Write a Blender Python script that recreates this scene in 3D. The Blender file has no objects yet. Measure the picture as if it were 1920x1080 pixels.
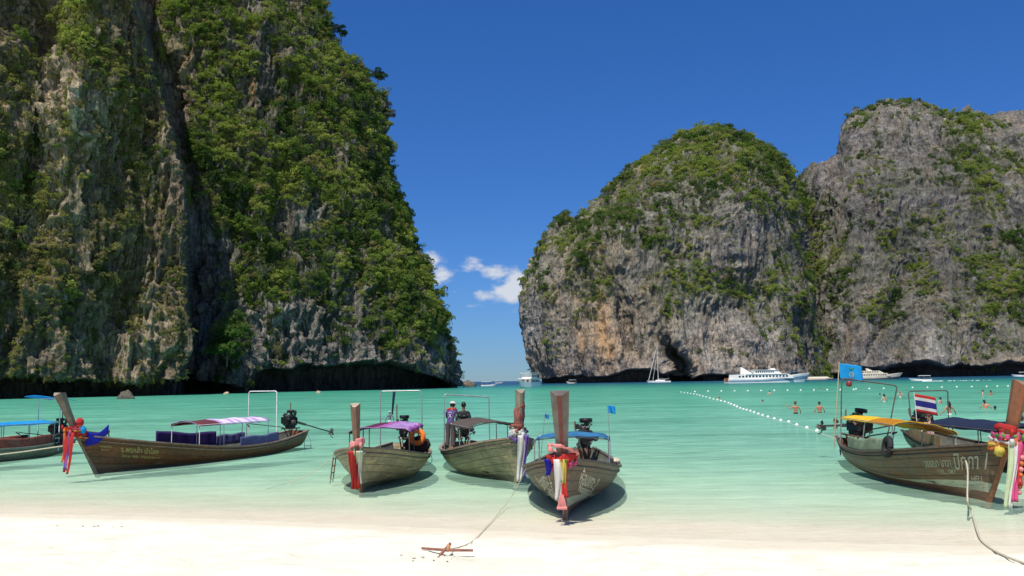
import bpy, bmesh, math, random
import numpy as np
from mathutils import Vector, Matrix

# ------------------------------------------------------------------ camera, light, exposure
SC = bpy.context.scene
COL = SC.collection
F = 1700.0                      # focal length in photograph pixels (1920 wide)
CAMZ = 2.8
PITCH = math.radians(5.86)
ROLL = math.radians(-0.945)
R_CAM = Matrix.Rotation(math.pi/2 + PITCH, 3, 'X') @ Matrix.Rotation(ROLL, 3, 'Z')
cam_d = bpy.data.cameras.new('camera')
cam_d.sensor_width = 36.0
cam_d.lens = F*36.0/1920.0
cam_d.clip_start = 0.1
cam_d.clip_end = 60000
cam = bpy.data.objects.new('camera', cam_d)
COL.objects.link(cam)
cam.matrix_world = Matrix.Translation((0, 0, CAMZ)) @ R_CAM.to_4x4()
SC.camera = cam

SUN_EL = math.radians(63)
SUN_AZ = math.radians(-22)      # where the sun stands, measured from behind the camera; negative = to the left
to_sun = Vector((math.sin(SUN_AZ)*math.cos(SUN_EL), -math.cos(SUN_AZ)*math.cos(SUN_EL), math.sin(SUN_EL)))
sd = bpy.data.lights.new('sun', 'SUN')
sd.energy = 5.0
sd.angle = math.radians(0.55)
sd.color = (1.0, 0.955, 0.88)
sun = bpy.data.objects.new('sun', sd)
COL.objects.link(sun)
sun.rotation_euler = to_sun.to_track_quat('Z', 'Y').to_euler()

SC.view_settings.view_transform = 'Standard'
SC.view_settings.look = 'None'
SC.view_settings.exposure = 0.13
SC.view_settings.gamma = 1.0
SC.view_settings.use_curve_mapping = False

def px_dir(px, py):
    r = R_CAM @ Vector(((px-960.0)/F, (540.0-py)/F, -1.0))
    return r
def at_z(px, py, z=0.0):
    """where the sight line through a photograph pixel meets the level z"""
    r = px_dir(px, py)
    k = (z-CAMZ)/r.z
    return Vector((r.x*k, r.y*k, z))
def at_y(px, py, Y):
    r = px_dir(px, py)
    k = Y/r.y
    return Vector((r.x*k, Y, CAMZ+r.z*k))

# world: clear deep blue tropical sky with some small cumulus low over the sea
W = bpy.data.worlds.new('World')
SC.world = W
W.use_nodes = True
nt = W.node_tree
nt.nodes.clear()
def N(nt, kind, **kw):
    n = nt.nodes.new(kind)
    for k, v in kw.items():
        setattr(n, k, v)
    return n
def L(nt, a, b):
    nt.links.new(a, b)
sky = N(nt, 'ShaderNodeTexSky', sky_type='NISHITA')
sky.sun_disc = False
sky.sun_elevation = SUN_EL
sky.sun_rotation = math.pi - SUN_AZ if False else math.atan2(to_sun.x, to_sun.y)
sky.altitude = 0
sky.air_density = 1.0
sky.dust_density = 0.0
sky.ozone_density = 3.0
hsv = N(nt, 'ShaderNodeHueSaturation')
hsv.inputs['Saturation'].default_value = 1.12
hsv.inputs['Hue'].default_value = 0.505
hsv.inputs['Value'].default_value = 1.0
L(nt, sky.outputs[0], hsv.inputs['Color'])
tc = N(nt, 'ShaderNodeTexCoord')
def mth(nt, op, a, b=None, c=None, clamp=False):
    m = N(nt, 'ShaderNodeMath', operation=op)
    m.use_clamp = clamp
    for i, v in enumerate((a, b, c)):
        if v is None: continue
        if isinstance(v, (int, float)): m.inputs[i].default_value = v
        else: L(nt, v, m.inputs[i])
    return m.outputs[0]
sep = N(nt, 'ShaderNodeSeparateXYZ')
L(nt, tc.outputs['Generated'], sep.inputs[0])
az = mth(nt, 'ARCTAN2', sep.outputs[0], sep.outputs[1])
el = mth(nt, 'ARCSINE', sep.outputs[2])
noi = N(nt, 'ShaderNodeTexNoise')
noi.inputs['Scale'].default_value = 34.0
noi.inputs['Detail'].default_value = 7.0
noi.inputs['Roughness'].default_value = 0.55
mp = N(nt, 'ShaderNodeMapping')
mp.inputs['Scale'].default_value = (1, 1, 1.9)
L(nt, tc.outputs['Generated'], mp.inputs[0])
L(nt, mp.outputs[0], noi.inputs['Vector'])
total = None
cl_list = []
for (px, py, wx, wy, k) in [(806, 490, 20, 18, 1.0), (828, 520, 26, 24, 1.0), (852, 548, 16, 9, .4), (886, 496, 24, 14, .85), (930, 510, 34, 15, .85), (975, 520, 30, 26, 1.0), (916, 552, 28, 14, .85), (962, 550, 44, 26, 1.15), (1000, 535, 40, 34, 1.1), (890, 574, 26, 8, .4), (1030, 560, 60, 25, 1.0)]:
    d = px_dir(px, py).normalized()
    cl_list.append((math.atan2(d.x, d.y), math.asin(d.z), wx/F, wy/F, k))
random.seed(5)
for i in range(16):          # the same fair weather cumulus all round the horizon, outside the photograph
    a = random.uniform(0.75, 2*math.pi-0.75)
    if a > math.pi: a -= 2*math.pi
    cl_list.append((a, random.uniform(.05, .13), random.uniform(.05, .10), random.uniform(.012, .022), 1.0))
for (ca, ce, wa, we, k) in cl_list:
    x = mth(nt, 'MULTIPLY', mth(nt, 'SUBTRACT', az, ca), 1/wa)
    y = mth(nt, 'MULTIPLY', mth(nt, 'SUBTRACT', el, ce), 1/we)
    q = mth(nt, 'ADD', mth(nt, 'MULTIPLY', x, x), mth(nt, 'MULTIPLY', y, y))
    g = mth(nt, 'MULTIPLY', mth(nt, 'EXPONENT', mth(nt, 'MULTIPLY', q, -0.8)), k)
    total = g if total is None else mth(nt, 'MAXIMUM', total, g)
nz = mth(nt, 'MULTIPLY', mth(nt, 'SUBTRACT', noi.outputs[0], 0.5), 2.1)
cm = mth(nt, 'ADD', total, nz)
mr = N(nt, 'ShaderNodeMapRange')
mr.interpolation_type = 'SMOOTHSTEP'
mr.inputs['From Min'].default_value = 0.36
mr.inputs['From Max'].default_value = 0.98
mr.inputs['To Max'].default_value = 0.78
L(nt, cm, mr.inputs['Value'])
gate = N(nt, 'ShaderNodeMapRange')
gate.inputs['From Min'].default_value = 0.12
gate.inputs['From Max'].default_value = 0.3
L(nt, total, gate.inputs['Value'])
cmask = mth(nt, 'MULTIPLY', mr.outputs[0], gate.outputs[0])
cc = N(nt, 'ShaderNodeMixRGB')
cc.inputs[1].default_value = (5.6, 6.3, 7.4, 1)
cc.inputs[2].default_value = (9.0, 9.1, 9.2, 1)
L(nt, cm, cc.inputs[0])
mx = N(nt, 'ShaderNodeMixRGB')
tn = N(nt, 'ShaderNodeMixRGB', blend_type='MULTIPLY')
tn.inputs[0].default_value = 1.0
els_ = N(nt, 'ShaderNodeValToRGB')
for e_, (p_, c_) in zip([els_.color_ramp.elements[0], els_.color_ramp.elements[1], els_.color_ramp.elements.new(.2), els_.color_ramp.elements.new(.5)],
                       [(0.0, (.33, .55, 1.02)), (1.0, (.36, .80, 1.27)), (.10, (.36, .64, 1.12)), (.4, (.37, .79, 1.27))]):
    e_.position = p_; e_.color = (*c_, 1)
L(nt, el, els_.inputs[0]); L(nt, els_.outputs[0], tn.inputs[2])
L(nt, hsv.outputs[0], tn.inputs[1])
L(nt, cmask, mx.inputs[0]); L(nt, tn.outputs[0], mx.inputs[1]); L(nt, cc.outputs[0], mx.inputs[2])
bg = N(nt, 'ShaderNodeBackground')
bg.inputs['Strength'].default_value = 0.080
L(nt, mx.outputs[0], bg.inputs['Color'])
wo = N(nt, 'ShaderNodeOutputWorld')
L(nt, bg.outputs[0], wo.inputs['Surface'])
SC.cycles.max_bounces = 8
SC.cycles.transparent_max_bounces = 16
SC.cycles.use_adaptive_sampling = True

# ------------------------------------------------------------------ helpers
def tag(o, label=None, cat=None, group=None, kind=None):
    if label: o['label'] = label
    if cat: o['category'] = cat
    if group: o['group'] = group
    if kind: o['kind'] = kind
    return o
def empty(name, loc=(0, 0, 0), rz=0.0):
    o = bpy.data.objects.new(name, None)
    o.empty_display_size = 0.2
    COL.objects.link(o)
    o.location = loc
    o.rotation_euler = (0, 0, rz)
    return o
def mesh_obj(name, me, mats, parent=None):
    o = bpy.data.objects.new(name, me)
    for m in (mats if isinstance(mats, (list, tuple)) else [mats]):
        me.materials.append(m)
    COL.objects.link(o)
    if parent is not None: o.parent = parent
    return o

# numpy noise -------------------------------------------------------
def _hash(ix, iy, iz, seed):
    h = (ix.astype(np.uint32)*np.uint32(374761393) + iy.astype(np.uint32)*np.uint32(668265263) + iz.astype(np.uint32)*np.uint32(2147483647) + np.uint32((seed*974634777+12345) & 0xffffffff))
    h = (h ^ (h >> np.uint32(13)))*np.uint32(1274126177)
    h = (h ^ (h >> np.uint32(16)))*np.uint32(2246822519)
    h = h ^ (h >> np.uint32(15))
    return h.astype(np.float64)/4294967295.0
def vnoise(x, y, z, seed=0):
    with np.errstate(over='ignore'):
        x0 = np.floor(x); y0 = np.floor(y); z0 = np.floor(z)
        fx = x-x0; fy = y-y0; fz = z-z0
        fx = fx*fx*fx*(fx*(fx*6-15)+10); fy = fy*fy*fy*(fy*(fy*6-15)+10); fz = fz*fz*fz*(fz*(fz*6-15)+10)
        ix = x0.astype(np.int64); iy = y0.astype(np.int64); iz = z0.astype(np.int64)
        def h(a, b, c): return _hash(ix+a, iy+b, iz+c, seed)
        c00 = h(0,0,0)*(1-fx)+h(1,0,0)*fx
        c10 = h(0,1,0)*(1-fx)+h(1,1,0)*fx
        c01 = h(0,0,1)*(1-fx)+h(1,0,1)*fx
        c11 = h(0,1,1)*(1-fx)+h(1,1,1)*fx
        return (c00*(1-fy)+c10*fy)*(1-fz)+(c01*(1-fy)+c11*fy)*fz
def fbm(x, y, z, oct=4, seed=0, gain=0.5):
    s = 0; a = 1.0; t = 0
    for o in range(oct):
        s = s+a*(vnoise(x*2**o+7.3*o, y*2**o-3.1*o, z*2**o+1.7*o, seed+o)*2-1); t += a; a *= gain
    return s/t
def ridged(x, y, z, oct=3, seed=0):
    s = 0; a = 1.0; t = 0
    for o in range(oct):
        s = s+a*(1-np.abs(vnoise(x*2**o+5.3*o, y*2**o, z*2**o, seed+o)*2-1)*2); t += a; a *= 0.5
    return s/t
def sstep(a, b, x):
    t = np.clip((x-a)/(b-a), 0, 1)
    return t*t*(3-2*t)

# materials ---------------------------------------------------------
def new_mat(name):
    m = bpy.data.materials.new(name)
    m.use_nodes = True
    m.node_tree.nodes.clear()
    return m, m.node_tree
def noise_node(nt, scale, detail=4, rough=0.55, vec=None, sc=None):
    n = N(nt, 'ShaderNodeTexNoise')
    n.inputs['Scale'].default_value = scale
    n.inputs['Detail'].default_value = detail
    n.inputs['Roughness'].default_value = rough
    if vec is not None:
        if sc is not None:
            mp = N(nt, 'ShaderNodeMapping')
            mp.inputs['Scale'].default_value = sc
            L(nt, vec, mp.inputs[0]); vec = mp.outputs[0]
        L(nt, vec, n.inputs['Vector'])
    return n.outputs[0]
def ramp(nt, fac, stops, interp='LINEAR'):
    r = N(nt, 'ShaderNodeValToRGB')
    r.color_ramp.interpolation = interp
    els = r.color_ramp.elements
    while len(els) < len(stops): els.new(0.5)
    for e, (p, c) in zip(els, stops):
        e.position = p
        e.color = (*c, 1) if len(c) == 3 else c
    L(nt, fac, r.inputs[0])
    return r.outputs[0]
def mixc(nt, f, a, b, mode='MIX'):
    m = N(nt, 'ShaderNodeMixRGB', blend_type=mode)
    for i, v in zip((0, 1, 2), (f, a, b)):
        if isinstance(v, (int, float)): m.inputs[i].default_value = v
        elif isinstance(v, tuple): m.inputs[i].default_value = (*v, 1)
        else: L(nt, v, m.inputs[i])
    return m.outputs[0]
def maprange(nt, v, a, b, c=0.0, d=1.0, smooth=False):
    m = N(nt, 'ShaderNodeMapRange')
    if smooth: m.interpolation_type = 'SMOOTHSTEP'
    m.inputs['From Min'].default_value = a; m.inputs['From Max'].default_value = b
    m.inputs['To Min'].default_value = c; m.inputs['To Max'].default_value = d
    L(nt, v, m.inputs['Value'])
    return m.outputs[0]
def finish(nt, color, rough=0.6, bump=None, bstr=0.3, bdist=0.02, spec=0.5, metal=0.0, trans=None):
    p = N(nt, 'ShaderNodeBsdfPrincipled')
    if isinstance(color, tuple): p.inputs['Base Color'].default_value = (*color, 1)
    else: L(nt, color, p.inputs['Base Color'])
    if isinstance(rough, (int, float)): p.inputs['Roughness'].default_value = rough
    else: L(nt, rough, p.inputs['Roughness'])
    p.inputs['Specular IOR Level'].default_value = spec
    p.inputs['Metallic'].default_value = metal
    if bump is not None:
        b = N(nt, 'ShaderNodeBump')
        b.inputs['Strength'].default_value = bstr
        b.inputs['Distance'].default_value = bdist
        L(nt, bump, b.inputs['Height'])
        L(nt, b.outputs[0], p.inputs['Normal'])
    out = N(nt, 'ShaderNodeOutputMaterial')
    sh = p.outputs[0]
    if trans is not None:
        t = N(nt, 'ShaderNodeBsdfTranslucent')
        t.inputs[0].default_value = (*trans[1], 1)
        ms = N(nt, 'ShaderNodeMixShader')
        ms.inputs[0].default_value = trans[0]
        L(nt, sh, ms.inputs[1]); L(nt, t.outputs[0], ms.inputs[2]); sh = ms.outputs[0]
    L(nt, sh, out.inputs['Surface'])
    return p
_mats = {}
def simple(name, color, rough=0.6, var=0.25, scale=6.0, metal=0.0, spec=0.4, bump=0.2, dirt=None, trans=None):
    """an everyday surface: base colour broken by two scales of wear"""
    if name in _mats: return _mats[name]
    m, nt = new_mat(name)
    tcn = N(nt, 'ShaderNodeTexCoord')
    n1 = noise_node(nt, scale, 5, .6, tcn.outputs['Object'])
    n2 = noise_node(nt, scale*0.27, 3, .5, tcn.outputs['Object'])
    lo = tuple(c*(1-var) for c in color); hi = tuple(min(1, c*(1+var)) for c in color)
    c = ramp(nt, n1, [(0.3, lo), (0.7, hi)])
    d = dirt if dirt else tuple(x*0.45 for x in color)
    f = maprange(nt, n2, .52, .75, 0, .5)
    c = mixc(nt, f, c, d)
    finish(nt, c, maprange(nt, n1, .3, .7, max(.05, rough-.12), min(1, rough+.12)), n1, bump, .01, spec, metal, trans=trans)
    _mats[name] = m
    return m
# ------------------------------------------------------------------ ground: beach running down into the sea bed
SH_N = Vector((0.268, 0.963))                    # direction out to sea
SH_C = 17.0
def sea_d(x, y):
    """metres out from the water's edge (negative = up the beach)"""
    return (x*SH_N.x + y*SH_N.y) - SH_C
def bed_z_np(x, y):
    d = sea_d(x, y)
    w = 0.35*np.sin(x*0.11+1.0)+0.22*np.sin(x*0.31+.4)
    d = d+w
    z = np.where(d > 0, -0.028*d, -0.070*d)
    z = np.where(d > 25, -0.70-(d-25)*0.035, z)
    z = np.where(d > 120, -4.0-(d-120)*0.01, z)
    z = np.maximum(z, -14.0)
    z = np.where(d < -22, 1.54+(-d-22)*0.02, z)
    return z
def bed_z(x, y):
    return float(bed_z_np(np.array([x]), np.array([y]))[0])
def build_ground():
    xs = np.concatenate([-np.geomspace(30000, 42, 26), np.arange(-40, 40.1, 0.25), np.geomspace(42, 30000, 26)])
    ys = np.concatenate([[-4000, -600, -120, -40, -15, -5], np.arange(0, 34, 0.25), np.geomspace(34, 40000, 44)])
    X, Y = np.meshgrid(xs, ys)
    Z = bed_z_np(X, Y)
    d = sea_d(X, Y)
    near = np.exp(-((np.maximum(np.abs(X)-30, 0))/10)**2)
    dry = sstep(-0.5, -3, d)
    rough = 0.035*fbm(X/1.3, Y/0.9, X*0, 4, 11)+0.05*fbm(X/4, Y/3, X*0, 3, 15)
    prints = -0.075*sstep(.62, .8, vnoise(X*1.6, Y*2.1, X*0, 21))
    rip = 0.012*np.sin((d+0.5*fbm(X/2, Y/2, X*0, 3, 5))*2*math.pi/0.55)*sstep(0, 2, d)*sstep(40, 20, d)
    # scuffed sand round the driftwood stake
    sp = at_z(836, 1036, 0.25)
    q = np.exp(-(((X-sp.x+.35)/1.0)**2+((Y-sp.y+.25)/0.5)**2))
    Z = Z+near*(dry*(rough+prints)+rip)+q*0.12*fbm(X/0.35, Y/0.35, X*0, 3, 33)
    V = np.stack([X.ravel(), Y.ravel(), Z.ravel()], 1)
    me = grid_mesh('ground', V, X.shape[0], X.shape[1])
    m, nt = new_mat('coral_sand')
    g = N(nt, 'ShaderNodeNewGeometry')
    sp = N(nt, 'ShaderNodeSeparateXYZ'); L(nt, g.outputs['Position'], sp.inputs[0])
    P = g.outputs['Position']
    n1 = noise_node(nt, 1.1, 6, .6, P); n2 = noise_node(nt, 60, 3, .7, P); n3 = noise_node(nt, 0.35, 3, .5, P, (1, 2.2, 1))
    c = ramp(nt, n1, [(.3, (.76, .72, .58)), (.7, (.85, .82, .69))])
    c = mixc(nt, maprange(nt, n2, .60, .75, 0, .45), c, (.42, .35, .25))
    pr = noise_node(nt, 2.6, 5, .65, P, (.7, 1.8, 1))
    c = mixc(nt, maprange(nt, pr, .54, .70, 0, .42), c, (.50, .42, .29))
    # damp, slightly darker sand along the swash line; paler combed bed under water
    wet = mth(nt, 'MULTIPLY', maprange(nt, sp.outputs[2], .03, .10, 1, 0, True), maprange(nt, sp.outputs[2], -.30, .0, 0, 1, True))
    wobble = mth(nt, 'ADD', wet, mth(nt, 'MULTIPLY', mth(nt, 'SUBTRACT', n3, .5), .5), clamp=True)
    c = mixc(nt, mth(nt, 'MULTIPLY', wobble, .5), c, (.56, .47, .33))
    bedmix = maprange(nt, sp.outputs[2], -.05, -.6, 0, 1)
    bedc = ramp(nt, noise_node(nt, .5, 4, .6, P, (1, 3.2, 1)), [(.35, (.46, .49, .40)), (.65, (.70, .71, .59))])
    c = mixc(nt, bedmix, c, bedc)
    bumpn = mth(nt, 'ADD', mth(nt, 'MULTIPLY', noise_node(nt, 9, 5, .7, P), .6), mth(nt, 'MULTIPLY', n2, .15))
    finish(nt, c, .85, bumpn, .8, .06, .15)
    o = mesh_obj('ground', me, m)
    tag(o, 'white coral sand beach sloping down into the shallow bay', None, kind='structure')

def grid_mesh(name, V, nr, nc, smooth=True, attrs=None):
    me = bpy.data.meshes.new(name)
    idx = np.arange(nr*nc).reshape(nr, nc)
    q = np.stack([idx[:-1, :-1].ravel(), idx[:-1, 1:].ravel(), idx[1:, 1:].ravel(), idx[1:, :-1].ravel()], 1)
    me.vertices.add(len(V)); me.vertices.foreach_set('co', V.astype(np.float32).ravel())
    me.loops.add(q.size); me.loops.foreach_set('vertex_index', q.astype(np.int32).ravel())
    me.polygons.add(len(q)); me.polygons.foreach_set('loop_start', np.arange(0, q.size, 4, dtype=np.int32))
    me.polygons.foreach_set('loop_total', np.full(len(q), 4, dtype=np.int32))
    me.update(calc_edges=True); me.validate()
    if smooth: me.polygons.foreach_set('use_smooth', np.ones(len(me.polygons), dtype=bool))
    for k, v in (attrs or {}).items():
        a = me.attributes.new(k, 'FLOAT', 'POINT')
        a.data.foreach_set('value', v.astype(np.float32).ravel())
    return me
build_ground()

# ------------------------------------------------------------------ the sea
def build_sea():
    xs = np.concatenate([-np.geomspace(30000, 60, 16), np.linspace(-50, 50, 60), np.geomspace(60, 30000, 16)])
    ys = np.concatenate([np.linspace(2, 40, 60), np.geomspace(42, 45000, 40)])
    X, Y = np.meshgrid(xs, ys)
    me = grid_mesh('sea', np.stack([X.ravel(), Y.ravel(), 0*X.ravel()], 1), X.shape[0], X.shape[1])
    m, nt = new_mat('lagoon_water')
    g = N(nt, 'ShaderNodeNewGeometry')
    P = g.outputs['Position']
    s = N(nt, 'ShaderNodeSeparateXYZ'); L(nt, P, s.inputs[0])
    d = mth(nt, 'SUBTRACT', mth(nt, 'ADD', mth(nt, 'MULTIPLY', s.outputs[0], SH_N.x), mth(nt, 'MULTIPLY', s.outputs[1], SH_N.y)), SH_C)
    nb = noise_node(nt, .05, 4, .55, P, (1, 2.6, 1))
    nb2 = noise_node(nt, .35, 4, .6, P, (1, 3.2, 1))
    dd = mth(nt, 'ADD', d, mth(nt, 'MULTIPLY', mth(nt, 'SUBTRACT', nb2, .5), mth(nt, 'MULTIPLY', d, .35)))
    dl = mth(nt, 'LOGARITHM', mth(nt, 'MAXIMUM', dd, 1.0), 10.0)     # 0 at 1 m, 1 at 10 m, 2 at 100 m, 3 at 1000 m
    lf = mth(nt, 'DIVIDE', dl, 3.0)
    # colour of the water body: depends on depth and on the bottom (pale sand lanes, darker weed patches)
    body = ramp(nt, lf, [(0.0, (.56, .70, .50)), (.28, (.44, .68, .50)), (.42, (.29, .60, .44)), (.53, (.19, .50, .355)), (.64, (.115, .39, .265)), (.80, (.058, .285, .195)), (.885, (.014, .15, .15)), (.93, (.010, .075, .13)), (1.0, (.008, .045, .12))])
    weed = maprange(nt, nb, .50, .68, 0, 1, True)
    wf = mth(nt, 'MULTIPLY', weed, maprange(nt, d, 10, 34, 0, .65))
    body = mixc(nt, wf, body, mixc(nt, 1.0, body, (.55, .62, .60), 'MULTIPLY'))
    lane = maprange(nt, nb, .36, .46, 1, 0, True)
    lfac = mth(nt, 'MULTIPLY', lane, maprange(nt, d, 10, 50, 0, .45))
    body = mixc(nt, lfac, body, mixc(nt, 1.0, body, (1.5, 1.38, 1.36), 'MULTIPLY'))
    streak = noise_node(nt, 1.0, 5, .65, P, (.7, 2.6, 1))
    body = mixc(nt, .55, body, mixc(nt, 1.0, body, ramp(nt, streak, [(.32, (.42, .52, .54)), (.68, (1.5, 1.40, 1.40))]), 'MULTIPLY'))
    mid = noise_node(nt, .16, 5, .65, P, (.8, 3.4, 1))
    body = mixc(nt, .6, body, mixc(nt, 1.0, body, ramp(nt, mid, [(.36, (.62, .70, .72)), (.66, (1.3, 1.24, 1.24))]), 'MULTIPLY'))
    opac = ramp(nt, lf, [(0.0, (.0,)*3), (.10, (.12,)*3), (.18, (.24,)*3), (.30, (.36,)*3), (.42, (.56,)*3), (.56, (.82,)*3), (.68, (.93,)*3), (.8, (1,)*3)])
    df = N(nt, 'ShaderNodeBsdfDiffuse'); L(nt, body, df.inputs[0])
    tr = N(nt, 'ShaderNodeBsdfTransparent')
    tint = ramp(nt, lf, [(0.0, (1, 1, 1)), (.2, (.93, 1, .97)), (.45, (.70, .97, .88)), (.7, (.4, .85, .75))])
    L(nt, tint, tr.inputs[0])
    m1 = N(nt, 'ShaderNodeMixShader'); L(nt, opac, m1.inputs[0]); L(nt, tr.outputs[0], m1.inputs[1]); L(nt, df.outputs[0], m1.inputs[2])
    # ripples: three sizes, crests lying along the shore
    w1 = noise_node(nt, 3.4, 4, .6, P, (.55, 1.5, 1))
    w2 = noise_node(nt, .55, 3, .5, P, (.5, 1.6, 1))
    hgt = mth(nt, 'ADD', mth(nt, 'MULTIPLY', w1, .085), mth(nt, 'MULTIPLY', w2, .20))
    b = N(nt, 'ShaderNodeBump'); b.inputs['Strength'].default_value = 1.0; b.inputs['Distance'].default_value = 1.0
    L(nt, hgt, b.inputs['Height'])
    L(nt, b.outputs[0], df.inputs['Normal'])
    gl = N(nt, 'ShaderNodeBsdfGlossy'); gl.inputs['Roughness'].default_value = .09
    gl.inputs[0].default_value = (.9, .95, 1, 1)
    L(nt, b.outputs[0], gl.inputs['Normal'])
    fr = N(nt, 'ShaderNodeFresnel'); fr.inputs['IOR'].default_value = 1.33
    L(nt, b.outputs[0], fr.inputs['Normal'])
    ff = mth(nt, 'MINIMUM', mth(nt, 'MULTIPLY', fr.outputs[0], .50), .20)
    m2 = N(nt, 'ShaderNodeMixShader'); L(nt, ff, m2.inputs[0]); L(nt, m1.outputs[0], m2.inputs[1]); L(nt, gl.outputs[0], m2.inputs[2])
    out = N(nt, 'ShaderNodeOutputMaterial'); L(nt, m2.outputs[0], out.inputs['Surface'])
    o = mesh_obj('sea', me, m)
    tag(o, 'clear turquoise bay water, pale at the beach and deep blue at the horizon', None, kind='structure')
build_sea()

# ------------------------------------------------------------------ cliffs
# density of the plant cover and tone of the rock, noted every 40 photograph pixels
VEG_L = ["3236432478765675777700", "3336533368756788888800", "3326644357775578888880", "3312444435886777888880", "3311255423874786888880",
         "4311365326778887788880", "6412466268877887788888", "7531255238876888788888", "7752344229887888889888", "8743333218888568888688",
         "7743444213888425789888", "7653543211388745689868", "5554433212388865588988", "4454223211587774389998", "3544222211642164368994",
         "1233113211831335658975", "0111101112822111233444", "0000000000330000000000"]
VEG_R = ["."*24]*4 + ["0000000000000000055670000", "000000008888000060225831155"[:24], "000000788899998004213842344"[:24], "000007878889880232124756444"[:24],
         "000056777777880234655863666"[:24], "000065565437786212222473444"[:24], "008877558521274423575434555"[:24], "056865673111536725433467777"[:24],
         "444843476222755735343557777"[:24], "343584588777756446233588888"[:24], "232322493325574345335568888"[:24], "121211231112565123314356666"[:24],
         "132211251111228212413433333"[:24], "010000010000007000000110000"[:24]]
def dens_grid():
    G = np.zeros((18, 48))
    for r in range(18):
        for c in range(22): G[r, c] = float(VEG_L[r][c])/9
        for c in range(24):
            ch = VEG_R[r][c] if c < len(VEG_R[r]) else '4'
            G[r, 24+c] = 0.5 if ch == '.' else float(ch)/9
    return G
_G = dens_grid()
def veg_density(px, py):
    gx = np.clip(px/40-.5, 0, 46.999); gy = np.clip(py/40-.5, 0, 16.999)
    # never blend across the gap of sky between the two groups
    ix = gx.astype(int); iy = gy.astype(int); fx = gx-ix; fy = gy-iy
    g = (_G[iy, ix]*(1-fx)+_G[iy, ix+1]*fx)*(1-fy)+(_G[iy+1, ix]*(1-fx)+_G[iy+1, ix+1]*fx)*fy
    cx = np.interp(py, [-200, 0, 120, 250, 350, 480, 600, 720, 800], [236, 262, 292, 330, 350, 356, 358, 352, 350])
    g = np.where((px < 500) & (px > cx-14) & (px < cx+26+py*.05), g*.12, g)
    return g
def blobs(px, py, lst):
    s = np.zeros_like(px)
    for (x, y, rx, ry, k) in lst:
        s = np.maximum(s, k*np.exp(-((px-x)/rx)**2-((py-y)/ry)**2))
    return s
# px, py, radius x, radius y, strength
PALE = [(150, 230, 70, 110, 1.2), (105, 120, 30, 60, .8), (290, 300, 26, 60, .6), (60, 380, 30, 40, .6), (200, 640, 90, 50, .6), (175, 70, 20, 60, .6), (60, 60, 30, 50, .5), (135, 300, 35, 40, .9), (590, 410, 30, 30, .9), (650, 540, 25, 60, .7), (430, 430, 30, 50, .7), (530, 610, 80, 50, .8), (280, 600, 30, 60, .9),
        (820, 660, 60, 40, .5), (1360, 620, 30, 50, .9), (1340, 670, 40, 30, .9), (1745, 660, 25, 35, .8), (1010, 500, 20, 20, .8), (1000, 620, 14, 50, .9), (1290, 560, 30, 40, .5), (1440, 640, 25, 50, .5), (820, 490, 14, 14, .8), (470, 400, 30, 60, .5), (20, 700, 40, 30, .3), (240, 660, 160, 30, .5)]
TAN = [(1125, 600, 30, 60, 1.2), (1140, 650, 28, 44, 1.2), (1300, 690, 40, 24, .6), (1180, 600, 60, 60, .45), (1060, 560, 40, 70, .45), (1105, 560, 18, 40, .6), (1010, 670, 18, 28, 1), (1080, 620, 22, 30, .6), (1210, 700, 40, 12, .8), (1030, 700, 20, 12, .4), (1355, 640, 35, 45, .5), (1500, 690, 25, 22, .7), (1420, 690, 60, 20, .6),
       (1900, 680, 30, 12, .6), (1200, 660, 50, 40, .5), (1260, 690, 18, 30, .8), (440, 180, 12, 30, .8), (1100, 500, 60, 50, .4), (1080, 430, 50, 60, .3), (540, 20, 16, 20, .6), (1250, 620, 20, 30, .5)]
ORANGE = [(1128, 610, 10, 45, .9), (1145, 655, 8, 25, .8), (470, 175, 5, 22, 1.0), (1210, 325, 10, 10, .8), (1090, 640, 10, 30, .5), (545, 20, 6, 14, .6)]
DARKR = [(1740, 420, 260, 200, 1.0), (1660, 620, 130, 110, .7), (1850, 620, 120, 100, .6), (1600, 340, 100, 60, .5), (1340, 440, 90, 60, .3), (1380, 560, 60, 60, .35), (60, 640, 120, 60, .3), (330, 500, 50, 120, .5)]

def outline(pts, v, axis=1):
    a = sorted(pts, key=lambda p: p[axis])
    return np.interp(v, [p[axis] for p in a], [p[1-axis] for p in a])

Rn = np.array(R_CAM)
def px_to_ae(PX, PY):
    x = (PX-960)/F; y = (540-PY)/F
    r = [Rn[i, 0]*x+Rn[i, 1]*y-Rn[i, 2] for i in range(3)]
    return r[0]/r[1], r[2]/r[1]

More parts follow.
